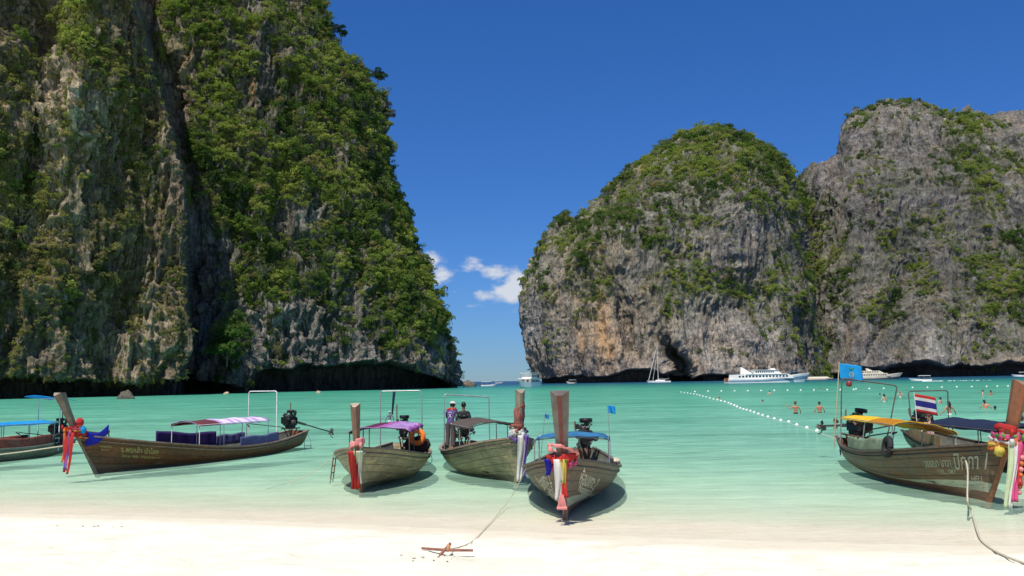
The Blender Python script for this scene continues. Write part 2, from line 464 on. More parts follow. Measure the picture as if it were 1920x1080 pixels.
def rock_material(q=1.0, soft=1.0):
    m, nt = new_mat('weathered_limestone')
    g = N(nt, 'ShaderNodeNewGeometry'); P = g.outputs['Position']
    def at(n):
        a = N(nt, 'ShaderNodeAttribute'); a.attribute_name = n; return a.outputs['Fac']
    streak = noise_node(nt, .30*q, 7, .65, P, (1, 1, .16))
    fine = noise_node(nt, .9*q, 6, .7, P, (1, 1, .45))
    strata = noise_node(nt, .35*q, 4, .6, P, (.25, .25, 1.6))
    base = ramp(nt, streak, [(.28, (.085, .080, .079)), (.44, (.165, .156, .150)), (.58, (.245, .232, .220)), (.72, (.36, .34, .315))])
    big = noise_node(nt, .045, 4, .6, P, (1, 1, .5))
    base = mixc(nt, .8, base, mixc(nt, 1.0, base, ramp(nt, big, [(.35, (.62, .62, .64)), (.65, (1.35, 1.30, 1.22))]), 'MULTIPLY'))
    brown = maprange(nt, noise_node(nt, .07, 5, .65, P, (1, 1, .4)), .48, .66, 0, .6)
    base = mixc(nt, brown, base, mixc(nt, 1.0, base, (1.25, .98, .72), 'MULTIPLY'))
    base = mixc(nt, .55, base, mixc(nt, 1.0, base, ramp(nt, fine, [(.3, (.5, .5, .51)), (.7, (1.4, 1.37, 1.33))]), 'MULTIPLY'))
    base = mixc(nt, .3, base, mixc(nt, 1.0, base, ramp(nt, strata, [(.35, (.45, .45, .45)), (.65, (1.4, 1.4, 1.4))]), 'MULTIPLY'))
    base = mixc(nt, mth(nt, 'MULTIPLY', at('pale'), .75), base, mixc(nt, 1.0, ramp(nt, streak, [(.3, (.25, .235, .21)), (.6, (.55, .52, .46))]), ramp(nt, fine, [(.3, (.5, .5, .5)), (.65, (1.15, 1.15, 1.15))]), 'MULTIPLY'))
    base = mixc(nt, mth(nt, 'MULTIPLY', at('tan'), maprange(nt, streak, .35, .55, .15, .9)), base, ramp(nt, fine, [(.3, (.25, .16, .085)), (.7, (.60, .44, .28))]))
    base = mixc(nt, mth(nt, 'MULTIPLY', at('orange'), maprange(nt, streak, .35, .55, .4, 1)), base, (.50, .27, .12))
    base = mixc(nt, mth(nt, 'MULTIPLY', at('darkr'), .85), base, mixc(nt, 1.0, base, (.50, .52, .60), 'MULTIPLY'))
    moss = maprange(nt, noise_node(nt, .11, 6, .7, P), .44, .62, 0, 1)
    vegf = mth(nt, 'MULTIPLY', at('veg'), mth(nt, 'ADD', mth(nt, 'MULTIPLY', moss, .55), .35), clamp=True)
    undergrowth = ramp(nt, fine, [(.3, (.035, .045, .018)), (.5, (.090, .110, .036)), (.7, (.20, .185, .090))])
    base = mixc(nt, vegf, base, undergrowth)
    base = mixc(nt, at('khaki'), base, mixc(nt, 1.0, base, (1.38, 1.22, .92), 'MULTIPLY'))  # buttress colour warmed and lightened to offset the blue light in its shade
    darkened = mth(nt, 'MULTIPLY', at('notch'), .8)
    base = mixc(nt, darkened, base, (.060, .056, .046))  # rock below the overhang lip mixed towards dark grey-brown
    drip = noise_node(nt, 1.15*q, 6, .7, P, (1, 1, .07))
    base = mixc(nt, .75*soft, base, mixc(nt, 1.0, base, ramp(nt, drip, [(.36, (.42, .42, .43)), (.5, (1, 1, 1)), (.66, (1.55, 1.5, 1.42))]), 'MULTIPLY'))
    vc = N(nt, 'ShaderNodeTexVoronoi'); vc.feature = 'DISTANCE_TO_EDGE'; vc.inputs['Scale'].default_value = .16*q
    mpc = N(nt, 'ShaderNodeMapping'); mpc.inputs['Scale'].default_value = (1, 1, .35)
    wv = N(nt, 'ShaderNodeVectorMath', operation='ADD'); L(nt, P, wv.inputs[0])
    nv = N(nt, 'ShaderNodeTexNoise'); nv.inputs['Scale'].default_value = .25; nv.inputs['Detail'].default_value = 5; L(nt, P, nv.inputs['Vector'])
    sv = N(nt, 'ShaderNodeVectorMath', operation='SCALE'); sv.inputs['Scale'].default_value = 7.0; L(nt, nv.outputs['Color'], sv.inputs[0]); L(nt, sv.outputs[0], wv.inputs[1])
    L(nt, wv.outputs[0], mpc.inputs[0]); L(nt, mpc.outputs[0], vc.inputs['Vector'])
    crack = maprange(nt, vc.outputs[0], .0, .045, 1, 0, True)
    base = mixc(nt, mth(nt, 'MULTIPLY', crack, .55*soft), base, mixc(nt, 1.0, base, (.28, .27, .27), 'MULTIPLY'))
    bn = mth(nt, 'ADD', mth(nt, 'MULTIPLY', drip, 1.0), mth(nt, 'MULTIPLY', crack, -1.2))
    bn = mth(nt, 'ADD', bn, mth(nt, 'MULTIPLY', fine, 1.4))
    bn = mth(nt, 'ADD', mth(nt, 'MULTIPLY', bn, 1.0), mth(nt, 'MULTIPLY', streak, 1.2))
    vor = N(nt, 'ShaderNodeTexVoronoi'); vor.feature = 'DISTANCE_TO_EDGE'; vor.inputs['Scale'].default_value = .35
    mpn = N(nt, 'ShaderNodeMapping'); mpn.inputs['Scale'].default_value = (1, 1, .45); L(nt, P, mpn.inputs[0]); L(nt, mpn.outputs[0], vor.inputs['Vector'])
    bn = mth(nt, 'ADD', bn, mth(nt, 'MULTIPLY', mth(nt, 'MINIMUM', vor.outputs[0], .25), 2.0))
    finish(nt, base, .92, bn, .9*soft, 1.3/q, .15)
    return m
ROCK = rock_material(); ROCK_FAR = rock_material(.55, .62)

veg_pts = []      # x, y, z, size, hue, dry
def cliff(name, label, PX, PY, depth, amp, lipf=None, scale=1.0, bush=(2.0, 4.5), nbush=4000, back='cols', seed=1, cover=1.0, dryness=None):
    a, e = px_to_ae(PX, PY)
    Y = depth(PX, PY)
    X = a*Y; Z = CAMZ+e*Y
    nr, nc = PX.shape
    # outward normals of the smooth shape
    P = np.stack([X, Y, Z], -1)
    du = np.gradient(P, axis=1); dv = np.gradient(P, axis=0)
    n = np.cross(du, dv); n /= (np.linalg.norm(n, axis=-1, keepdims=True)+1e-9)
    flip = np.sign(-(n[..., 1]).mean()); n *= flip
    s = scale
    wx = X+6*s*fbm(X/30/s, Y/30/s, Z/30/s, 2, seed+40); wy = Y+6*s*fbm(X/30/s, Y/30/s, Z/30/s, 2, seed+50)
    d = amp[0]*fbm(wx/42/s, wy/42/s, Z/60/s, 3, seed)
    d = d+amp[1]*ridged(wx/15/s, wy/15/s, Z/75/s, 3, seed+3)
    d = d+amp[2]*ridged(wx/5/s, wy/5/s, Z/16/s, 3, seed+7)
    led = fbm(wx/25/s, wy/25/s, Z/7/s, 3, seed+11)
    d = d+amp[3]*led*1.2
    d = d+amp[2]*.7*ridged(wx/2.6/s, wy/2.6/s, Z/30/s, 2, seed+29)
    d = d+amp[4]*fbm(X/2.2/s, Y/2.2/s, Z/3.0/s, 3, seed+17)
    px = PX; py = PY
    notch = np.zeros_like(PX)
    if lipf is not None:
        lip, deep = lipf(px)
        lip = lip+5*fbm(px/30, px*0, px*0+seed, 3, 71)+0*py
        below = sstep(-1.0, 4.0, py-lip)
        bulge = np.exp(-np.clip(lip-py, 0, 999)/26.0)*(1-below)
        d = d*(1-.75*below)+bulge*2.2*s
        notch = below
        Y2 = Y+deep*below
        P = np.stack([a*Y2, Y2, CAMZ+e*Y2], -1)
    if name == 'left_cliff':
        cxx = cleft(PY); near_c = np.exp(-((PX-cxx-2)/11)**2)
        d = d*(1-.85*near_c)
    d = d-(amp[1]*.30+amp[2]*.22)
    P2 = P+n*d[..., None]
    veg = veg_density(px, py)
    A = {'pale': blobs(px, py, PALE), 'tan': blobs(px, py, TAN), 'orange': blobs(px, py, ORANGE), 'darkr': blobs(px, py, DARKR), 'veg': veg*(1-notch), 'notch': notch, 'khaki': np.clip((370-px)/20, 0, 1)}  # last mask: whole buttress, where the bluish shade is warmed by colour
    # close the rock at the back so that it is a solid body
    if back == 'rows':      # every row is a ring: front from left to right, then back
        K = 8
        ext = []; ax = []
        for k in range(1, K+1):
            t = k/(K+1)
            p = P2[:, -1]*(1-t)+P2[:, 0]*t
            yb = 200*s*math.sin(math.pi*t)
            p = p+np.stack([0*p[:, 0], 0*p[:, 0]+yb, 0*p[:, 0]], -1)
            ext.append(p)
        ext.append(P2[:, 0])
        full = np.concatenate([P2, np.stack(ext, 1)], 1)
        A2 = {k: np.concatenate([v, np.repeat(v[:, -1:], K+1, 1)*0+(0.6 if k == 'veg' else 0)], 1) for k, v in A.items()}
    else:                   # columns run over the top and down behind
        ext = []
        for k, (dy, dz) in enumerate([(12, 0), (40, -8), (90, -30), (160, -90), (200, -400)]):
            p = P2[-1].copy(); p[:, 0] *= (p[:, 1]+dy*s)/p[:, 1]; p[:, 1] += dy*s; p[:, 2] = np.maximum(p[:, 2]+dz*s, -5); ext.append(p)
        full = np.concatenate([P2, np.stack(ext, 0)], 0)
        A2 = {k: np.concatenate([v, np.repeat(v[-1:], 5, 0)*0+(0.7 if k == 'veg' else 0)], 0) for k, v in A.items()}
    me = grid_mesh(name, full.reshape(-1, 3), full.shape[0], full.shape[1], True, A2)
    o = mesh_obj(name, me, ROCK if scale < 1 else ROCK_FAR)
    tag(o, label, None, kind='structure')
    # plants: chosen by cover noted above, broken up by noise, more on ledges
    rng = np.random.RandomState(seed)
    gn = np.cross(np.gradient(P2, axis=1), np.gradient(P2, axis=0))
    area = np.linalg.norm(gn, axis=-1)
    gn = gn/(area[..., None]+1e-9)*np.sign(-(gn[..., 1]).mean())
    up = gn[..., 2]
    br = fbm(P2[..., 0]/11/s, P2[..., 1]/11/s, P2[..., 2]/13/s, 4, seed+91)
    prob = np.clip(veg*1.45-.40+br*1.9+np.clip(up, -.5, .6)*.40, 0, 1)**1.4*(1-notch)
    prob = np.where(veg < .05, 0, prob)
    prob = prob*area*(PY > -90)*(PX > -110)*(PX < 2030)
    pf = prob.ravel()/prob.sum()
    hn = np.clip(.5+1.7*fbm(P2[..., 0]/18/s, P2[..., 1]/18/s, P2[..., 2]/18/s, 3, seed+77), 0, 1)
    cnt = int(nbush)
    pick = rng.choice(len(pf), cnt, p=pf)
    for q in pick:
        i, j = divmod(int(q), nc)
        p = P2[i, j]; v = veg[i, j]
        sz = rng.uniform(*bush)*(0.55+0.65*v)*(1 if rng.rand() > .08 else 1.5)
        dr = 0.25*rng.rand()+0.9*max(0, .25-br[i, j])*(1.2-v)+(.5 if rng.rand() < .10 else 0)
        if dryness is not None: dr = dr+dryness(PX[i, j], PY[i, j])*rng.rand()
        c = p+gn[i, j]*sz*0.12
        veg_pts.append((c[0], c[1], c[2]-sz*.10, sz, float(np.clip(.35*rng.rand()+.65*hn[i, j], 0, 1)), min(1, dr)))
    if name == 'left_cliff':      # small dry tufts hanging all over the steep buttress
        pr = (PX < cleft(PY)-6)*(PX > -80)*(PY > -60)*(1-notch)*np.clip(.35+fbm(P2[..., 0]/5, P2[..., 1]/5, P2[..., 2]/7, 3, 611)*2.2, 0, 1)*area
        pf = pr.ravel()/pr.sum()
        for q in rng.choice(len(pf), 5200, p=pf):
            i, j = divmod(int(q), nc); p = P2[i, j]; sz = rng.uniform(.45, 1.25)
            c = p+gn[i, j]*sz*.1
            veg_pts.append((c[0], c[1], c[2], sz, rng.rand(), .35+.65*rng.rand()))
    return P2, gn

def rnd_edge(t, w):
    """rounded shoulder: 0 in the middle, rising to 1 at the edge of the outline"""
    q = np.clip((t-(1-w))/w, 0, 1)
    return 1-np.sqrt(np.clip(1-q*q, 0, 1))

# -- the near cliff on the left: a shaded buttress, a dark cleft, then the lit, overgrown face
LR = [(600, -300), (604, -120), (606, -40), (617, 0), (636, 50), (664, 98), (700, 140), (728, 190), (736, 240), (744, 300), (757, 350), (768, 400), (788, 455), (806, 490), (826, 530), (842, 575), (850, 610), (862, 640), (872, 672), (875, 690), (866, 704), (852, 716), (843, 724), (841, 760)]
nr, nc = 470, 520
py = np.concatenate([np.linspace(764, 660, 120), np.linspace(659, -150, 350)])
u = np.linspace(0, 1, nc)
PY = np.repeat(py[:, None], nc, 1)
RX = outline(LR, py)[:, None]-np.interp(py, [0, 100, 200, 300, 560, 700], [30, 34, 15, 18, 30, 19])[:, None]
PX = -330+(RX+330)*u[None, :]
def cleft(py):
    return np.interp(py, [-200, 0, 120, 250, 350, 480, 600, 720, 800], [236, 262, 292, 330, 350, 356, 358, 352, 350])
def depthL(px, py):
    cx = cleft(py)
    base_l = np.interp(px, [-400, 0, 200, 356], [225, 264, 284, 303])
    # pillars and hollows of the shaded buttress
    base_l = base_l+2.6*np.sin(px/38.0+py/260.0)*sstep(-50, 100, px)-5*np.exp(-((px-150)/50)**2)*sstep(420, 300, py)
    base_r = np.interp(px, [236, 356, 420, 560, 700, 875], [322, 336, 344, 360, 381, 414])
    w = sstep(-6, 8, px-cx)
    Y = base_l*(1-w)+base_r*w
    # lean back with height, more on the overgrown side
    h = np.clip((690-py)/700, 0, 2)
    Y = Y+h*(10*(1-w)+40*w)+1.5*np.sin(py/47.0+px/90.0)*(1-w)
    Y = Y+7*np.exp(-((px-cx-22)/22)**2)*w-1.6*np.sin(px/21.0+py/140.0)*(1-w)*sstep(620, 480, py)
    # a rock fin at the foot of the cleft
    Y = Y-12*np.exp(-((px-440)/34)**2)*sstep(560, 690, py)*w
    r = outline(LR, np.clip(py, -300, 760))
    t = 1-(r-px)/150
    Y = Y+78*rnd_edge(t, .95)
    return Y
def lipL(px):
    lip = np.interp(px, [-400, 0, 60, 150, 250, 340, 380, 400, 460, 480, 545, 560, 640, 740, 790, 830, 850, 876], [706, 704, 708, 712, 716, 704, 700, 716, 724, 690, 690, 684, 684, 682, 700, 712, 716, 714])
    return lip, np.interp(px, [0, 350, 480, 800, 850], [16, 16, 20, 20, 6])
def dryL(px, py):
    return 0.75 if px < cleft(py) else 0.1
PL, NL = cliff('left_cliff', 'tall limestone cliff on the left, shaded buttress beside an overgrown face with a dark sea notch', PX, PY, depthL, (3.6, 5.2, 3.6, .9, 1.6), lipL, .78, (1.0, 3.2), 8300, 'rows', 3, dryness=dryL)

# -- the dome shaped cliff across the bay
DL = [(976, 232-30), (1330, 232), (1300, 240), (1264, 256), (1230, 275), (1205, 296), (1185, 312), (1165, 330), (1145, 352), (1130, 375), (1112, 395), (1090, 410), (1060, 414), (1040, 428), (1022, 452), (1006, 470), (992, 500), (983, 530), (976, 560), (978, 600), (986, 640), (994, 670), (1004, 700), (1010, 714), (1012, 740)]
DL = DL[1:]
DR = [(1352, 232), (1375, 236), (1402, 246), (1430, 260), (1455, 280), (1478, 306), (1492, 340), (1499, 380), (1502, 420), (1506, 470), (1516, 520), (1526, 570), (1534, 620), (1540, 670), (1546, 714), (1548, 740)]
py = np.concatenate([np.linspace(722, 640, 80), np.linspace(639, 232.0, 270)])
nc = 400
u = np.linspace(0, 1, nc); u = 0.5-0.5*np.cos(np.pi*u)*(.35)-(.5-u)*.65
u = (u-u[0])/(u[-1]-u[0])
PY = np.repeat(py[:, None], nc, 1)
LX = outline(DL, py)[:, None]+1; RX = outline(DR, py)[:, None]-2
PYs = PY+np.where(PY < 480, (480-PY)/250*8, 0)
PX = LX+(RX-LX)*u[None, :]
PY = PYs
def depthD(px, py):
    l = outline(DL, py); r = outline(DR, py)
    Y = 800+np.interp(px, [970, 1100, 1250, 1400, 1550], [10, 0, -12, 0, 30])
    h = np.clip((700-py)/470, 0, 1)
    Y = Y+70*h**1.3+120*h**5
    tl = 1-(px-l)/120; tr = 1-(r-px)/90
    Y = Y+130*rnd_edge(tl, .95)+110*rnd_edge(tr, .95)
    # cave beside the sailing yacht, the overhang above it, gullies
    cx = np.interp(py, [610, 640, 680, 712], [1238, 1248, 1268, 1284])
    cw = np.interp(py, [600, 640, 680, 712], [3, 16, 26, 27])
    Y = Y+26*sstep(1.25, .8, np.abs(px-cx)/cw)*sstep(625, 665, py)
    Y = Y+16*np.exp(-((px-(1160+(py-560)*.22))/13)**2)*sstep(470, 600, py)*sstep(690, 640, py)
    Y = Y-22*np.exp(-((px-1400)/60)**2)*sstep(520, 380, py)*sstep(300, 380, py)
    return Y
def lipD(px):
    lip = np.interp(px, [1000, 1060, 1100, 1150, 1180, 1210, 1240, 1300, 1330, 1400, 1460, 1545], [710, 706, 708, 703, 696, 694, 700, 706, 704, 705, 708, 708])
    return lip, 16.0
PD, ND = cliff('domed_cliff', 'rounded green topped limestone cliff across the bay, tan streaks and a dark cave', PX, PY, depthD, (7, 7, 3.4, 1.8, 1.1), lipD, 1.7, (2.0, 5.0), 4300, 'rows', 8)

# -- the broad grey massif on the right
MT = [(1470, 420), (1486, 394), (1492, 374), (1497, 350), (1506, 322), (1520, 306), (1548, 294), (1578, 286), (1583, 270), (1587, 240), (1595, 216), (1610, 202), (1640, 193), (1665, 186), (1700, 182), (1728, 187), (1748, 194), (1768, 206), (1785, 204), (1810, 200), (1835, 205), (1850, 212), (1868, 212), (1885, 207), (1905, 204), (1930, 206), (1990, 222), (2100, 260), (2300, 380)]
px_ = np.concatenate([np.linspace(1462, 1600, 110), np.linspace(1602, 1930, 215), np.linspace(1935, 2250, 40)])
top = np.interp(px_, [p[0] for p in MT], [p[1] for p in MT])
top = top+2.5*fbm(px_/12, px_*0, px_*0, 3, 5)
v = np.concatenate([np.linspace(0, .14, 50), np.linspace(.142, 1, 290)])
PX = np.repeat(px_[None, :], len(v), 0)
PY = 712+(top[None, :]+5-712)*v[:, None]
def depthM(px, py):
    topv = np.interp(px, [p[0] for p in MT], [p[1] for p in MT])
    Y = np.interp(px, [1450, 1500, 1540, 1600, 1750, 1900, 2300], [1120, 1060, 960, 920, 900, 900, 960])
    h = np.clip((700-py)/520, 0, 1)
    Y = Y+190*h**1.15
    Y = Y+np.interp(px, [1500, 1578, 1590], [0, 0, 22])*sstep(330, 290, py)
    Y = Y+90*rnd_edge(1-(py-topv)/70, .95)
    tl = 1-(px-(1497+(py-400)*.06))/70
    Y = Y+60*rnd_edge(np.clip(tl, 0, 1), .95)
    Y = Y+14*np.exp(-((px-(1700+(py-520)*-.5))/16)**2)*sstep(460, 520, py)-12*np.exp(-((px-1745)/34)**2)*sstep(560, 680, py)
    Y = Y-20*np.exp(-((px-1660)/60)**2)*sstep(480, 380, py)
    return Y
def lipM(px):
    lip = np.interp(px, [1500, 1560, 1600, 1660, 1700, 1800, 1930, 2200], [705, 703, 700, 690, 685, 687, 683, 682])
    return lip, 24.0
PM, NM = cliff('grey_cliff', 'broad grey limestone cliff at the right with patches of green scrub', PX, PY, depthM, (5, 6.5, 3.4, 2.0, 1.1), lipM, 1.9, (2.0, 5.2), 5000, 'cols', 23)

# ------------------------------------------------------------------ cliff plants: uncountable scrub, instanced leaf clumps
def leaf_material():
    m, nt = new_mat('scrub_leaves')
    h = N(nt, 'ShaderNodeAttribute'); h.attribute_type = 'INSTANCER'; h.attribute_name = 'hue'
    dr = N(nt, 'ShaderNodeAttribute'); dr.attribute_type = 'INSTANCER'; dr.attribute_name = 'dry'
    tcn = N(nt, 'ShaderNodeTexCoord')
    n = noise_node(nt, 3.2, 3, .6, tcn.outputs['Object'])
    green = ramp(nt, h.outputs['Fac'], [(0, (.034, .068, .022)), (.30, (.085, .142, .036)), (.6, (.17, .23, .052)), (1, (.31, .33, .09))])
    dry = ramp(nt, h.outputs['Fac'], [(0, (.22, .18, .09)), (.5, (.34, .26, .125)), (1, (.24, .24, .085))])
    c = mixc(nt, maprange(nt, dr.outputs['Fac'], .25, .85, 0, .9), green, dry)
    c = mixc(nt, .6, c, mixc(nt, 1.0, c, ramp(nt, n, [(.3, (.5, .55, .5)), (.7, (1.5, 1.45, 1.3))]), 'MULTIPLY'))
    p = N(nt, 'ShaderNodeBsdfDiffuse'); L(nt, c, p.inputs[0])
    t = N(nt, 'ShaderNodeBsdfTranslucent'); L(nt, mixc(nt, 1.0, c, (1.2, 1.5, .6), 'MULTIPLY'), t.inputs[0])
    ms = N(nt, 'ShaderNodeMixShader'); ms.inputs[0].default_value = .38
    L(nt, p.outputs[0], ms.inputs[1]); L(nt, t.outputs[0], ms.inputs[2])
    out = N(nt, 'ShaderNodeOutputMaterial'); L(nt, ms.outputs[0], out.inputs['Surface'])
    return m
LEAF = leaf_material()
BARK = simple('bark', (.16, .12, .08), .9)
BARK_PALE = simple('pale_bark', (.36, .31, .25), .9)
def bush_mesh(seed, n=520, lobes=7, flat=.8, limbs=0, vine=False):
    r = np.random.RandomState(seed)
    L0 = r.normal(0, .42, (lobes, 3)); L0[:, 2] = np.abs(L0[:, 2])*flat
    rad = r.uniform(.30, .58, lobes)
    V = []; Fc = []
    for i in range(n):
        k = r.randint(lobes)
        d = r.normal(0, 1, 3); d /= np.linalg.norm(d)
        if d[2] < -.3: d[2] *= -1
        c = L0[k]+d*rad[k]*r.uniform(.72, 1.06)*np.array([1, 1, .85])
        if vine:
            st_ = r.randint(9); c = np.array([math.sin(st_*2.4)*.55+r.normal(0, .07), math.cos(st_*1.7)*.3+r.normal(0, .07), .35-r.uniform(0, 1)**.8*(1.1+.12*st_)])
        nn = d+r.normal(0, .5, 3); nn /= np.linalg.norm(nn)
        t1 = np.cross(nn, r.normal(0, 1, 3)); t1 /= np.linalg.norm(t1); t2 = np.cross(nn, t1)
        a = r.uniform(.05, .125); b = a*r.uniform(.45, .8)
        q = [c+t1*a, c+t2*b+nn*a*.2, c-t1*a, c-t2*b+nn*a*.2]
        s = len(V); V += q; Fc.append((s, s+1, s+2, s+3))
    nl = len(Fc)
    for k in range(limbs):
        a0 = np.array([r.uniform(-.2, .2), r.uniform(-.2, .2), -.55]); a1 = np.array([r.uniform(-.5, .5), r.uniform(-.5, .5), r.uniform(.1, .5)]); a2 = a1+np.array([r.uniform(-.6, .6), r.uniform(-.6, .6), r.uniform(.1, .6)])
        for (q0, q1, w) in ((a0, a1, .035), (a1, a2, .02), (a1, a1+(a2-a1)*.6+r.normal(0, .25, 3), .016)):
            for ax in (np.array([w, 0, 0]), np.array([0, w, 0])):
                s_ = len(V); V += [q0-ax, q0+ax, q1+ax*.5, q1-ax*.5]; Fc.append((s_, s_+1, s_+2, s_+3))
    me = bpy.data.meshes.new('bush')
    me.from_pydata([tuple(v) for v in V], [], Fc)
    me.materials.append(LEAF); me.materials.append(BARK_PALE)
    me.polygons.foreach_set('material_index', [0]*nl+[1]*(len(Fc)-nl))
    return me
def build_scrub():
    src = bpy.data.collections.new('scrub_source')
    for i in range(7):
        src.objects.link(bpy.data.objects.new('leaf_clump', bush_mesh(100+i, 430 if i < 5 else 300, 5+i % 4, .9 if i < 5 else .5, 5 if i in (1, 4) else 0)))
    for i in range(2): src.objects.link(bpy.data.objects.new('hanging_creeper', bush_mesh(140+i, 300, 5, .9, 0, True)))
    src.objects.link(bpy.data.objects.new('bare_shrub', bush_mesh(150, 90, 6, .9, 16)))
    pts = np.array(veg_pts)
    for (name, sel, label) in (('scrub_left', pts[:, 1] < 640, 'dense green scrub and creepers clinging to the left cliff'), ('scrub_far', pts[:, 1] >= 640, 'green scrub covering the tops and ledges of the far cliffs')):
        q = pts[sel]
        me = bpy.data.meshes.new('scrub_points')
        me.vertices.add(len(q)); me.vertices.foreach_set('co', q[:, :3].astype(np.float32).ravel())
        for k, col in (('size', 3), ('hue', 4), ('dry', 5)):
            a = me.attributes.new(k, 'FLOAT', 'POINT'); a.data.foreach_set('value', q[:, col].astype(np.float32))
        me.update()
        o = mesh_obj('cliff_scrub', me, LEAF)
        tag(o, label, 'scrub', kind='stuff')
        ng = bpy.data.node_groups.new('scatter_scrub', 'GeometryNodeTree')
        ng.interface.new_socket('Geometry', in_out='INPUT', socket_type='NodeSocketGeometry')
        ng.interface.new_socket('Geometry', in_out='OUTPUT', socket_type='NodeSocketGeometry')
        gi = N(ng, 'NodeGroupInput'); go = N(ng, 'NodeGroupOutput')
        mp_ = N(ng, 'GeometryNodeMeshToPoints')
        ci = N(ng, 'GeometryNodeCollectionInfo'); ci.inputs['Collection'].default_value = src
        ci.inputs['Separate Children'].default_value = True
        ci.inputs['Reset Children'].default_value = True
        ip = N(ng, 'GeometryNodeInstanceOnPoints'); ip.inputs['Pick Instance'].default_value = True
        rv = N(ng, 'FunctionNodeRandomValue'); rv.data_type = 'FLOAT_VECTOR'
        rv.inputs[0].default_value = (-.35, -.35, 0); rv.inputs[1].default_value = (.35, .35, 6.28)
        na = N(ng, 'GeometryNodeInputNamedAttribute'); na.data_type = 'FLOAT'; na.inputs['Name'].default_value = 'size'
        L(ng, gi.outputs[0], mp_.inputs[0]); L(ng, mp_.outputs[0], ip.inputs['Points'])
        L(ng, ci.outputs[0], ip.inputs['Instance']); L(ng, rv.outputs[0], ip.inputs['Rotation'])
        L(ng, na.outputs[0], ip.inputs['Scale']); L(ng, ip.outputs[0], go.inputs[0])
        md = o.modifiers.new('scatter', 'NODES'); md.node_group = ng
build_scrub()
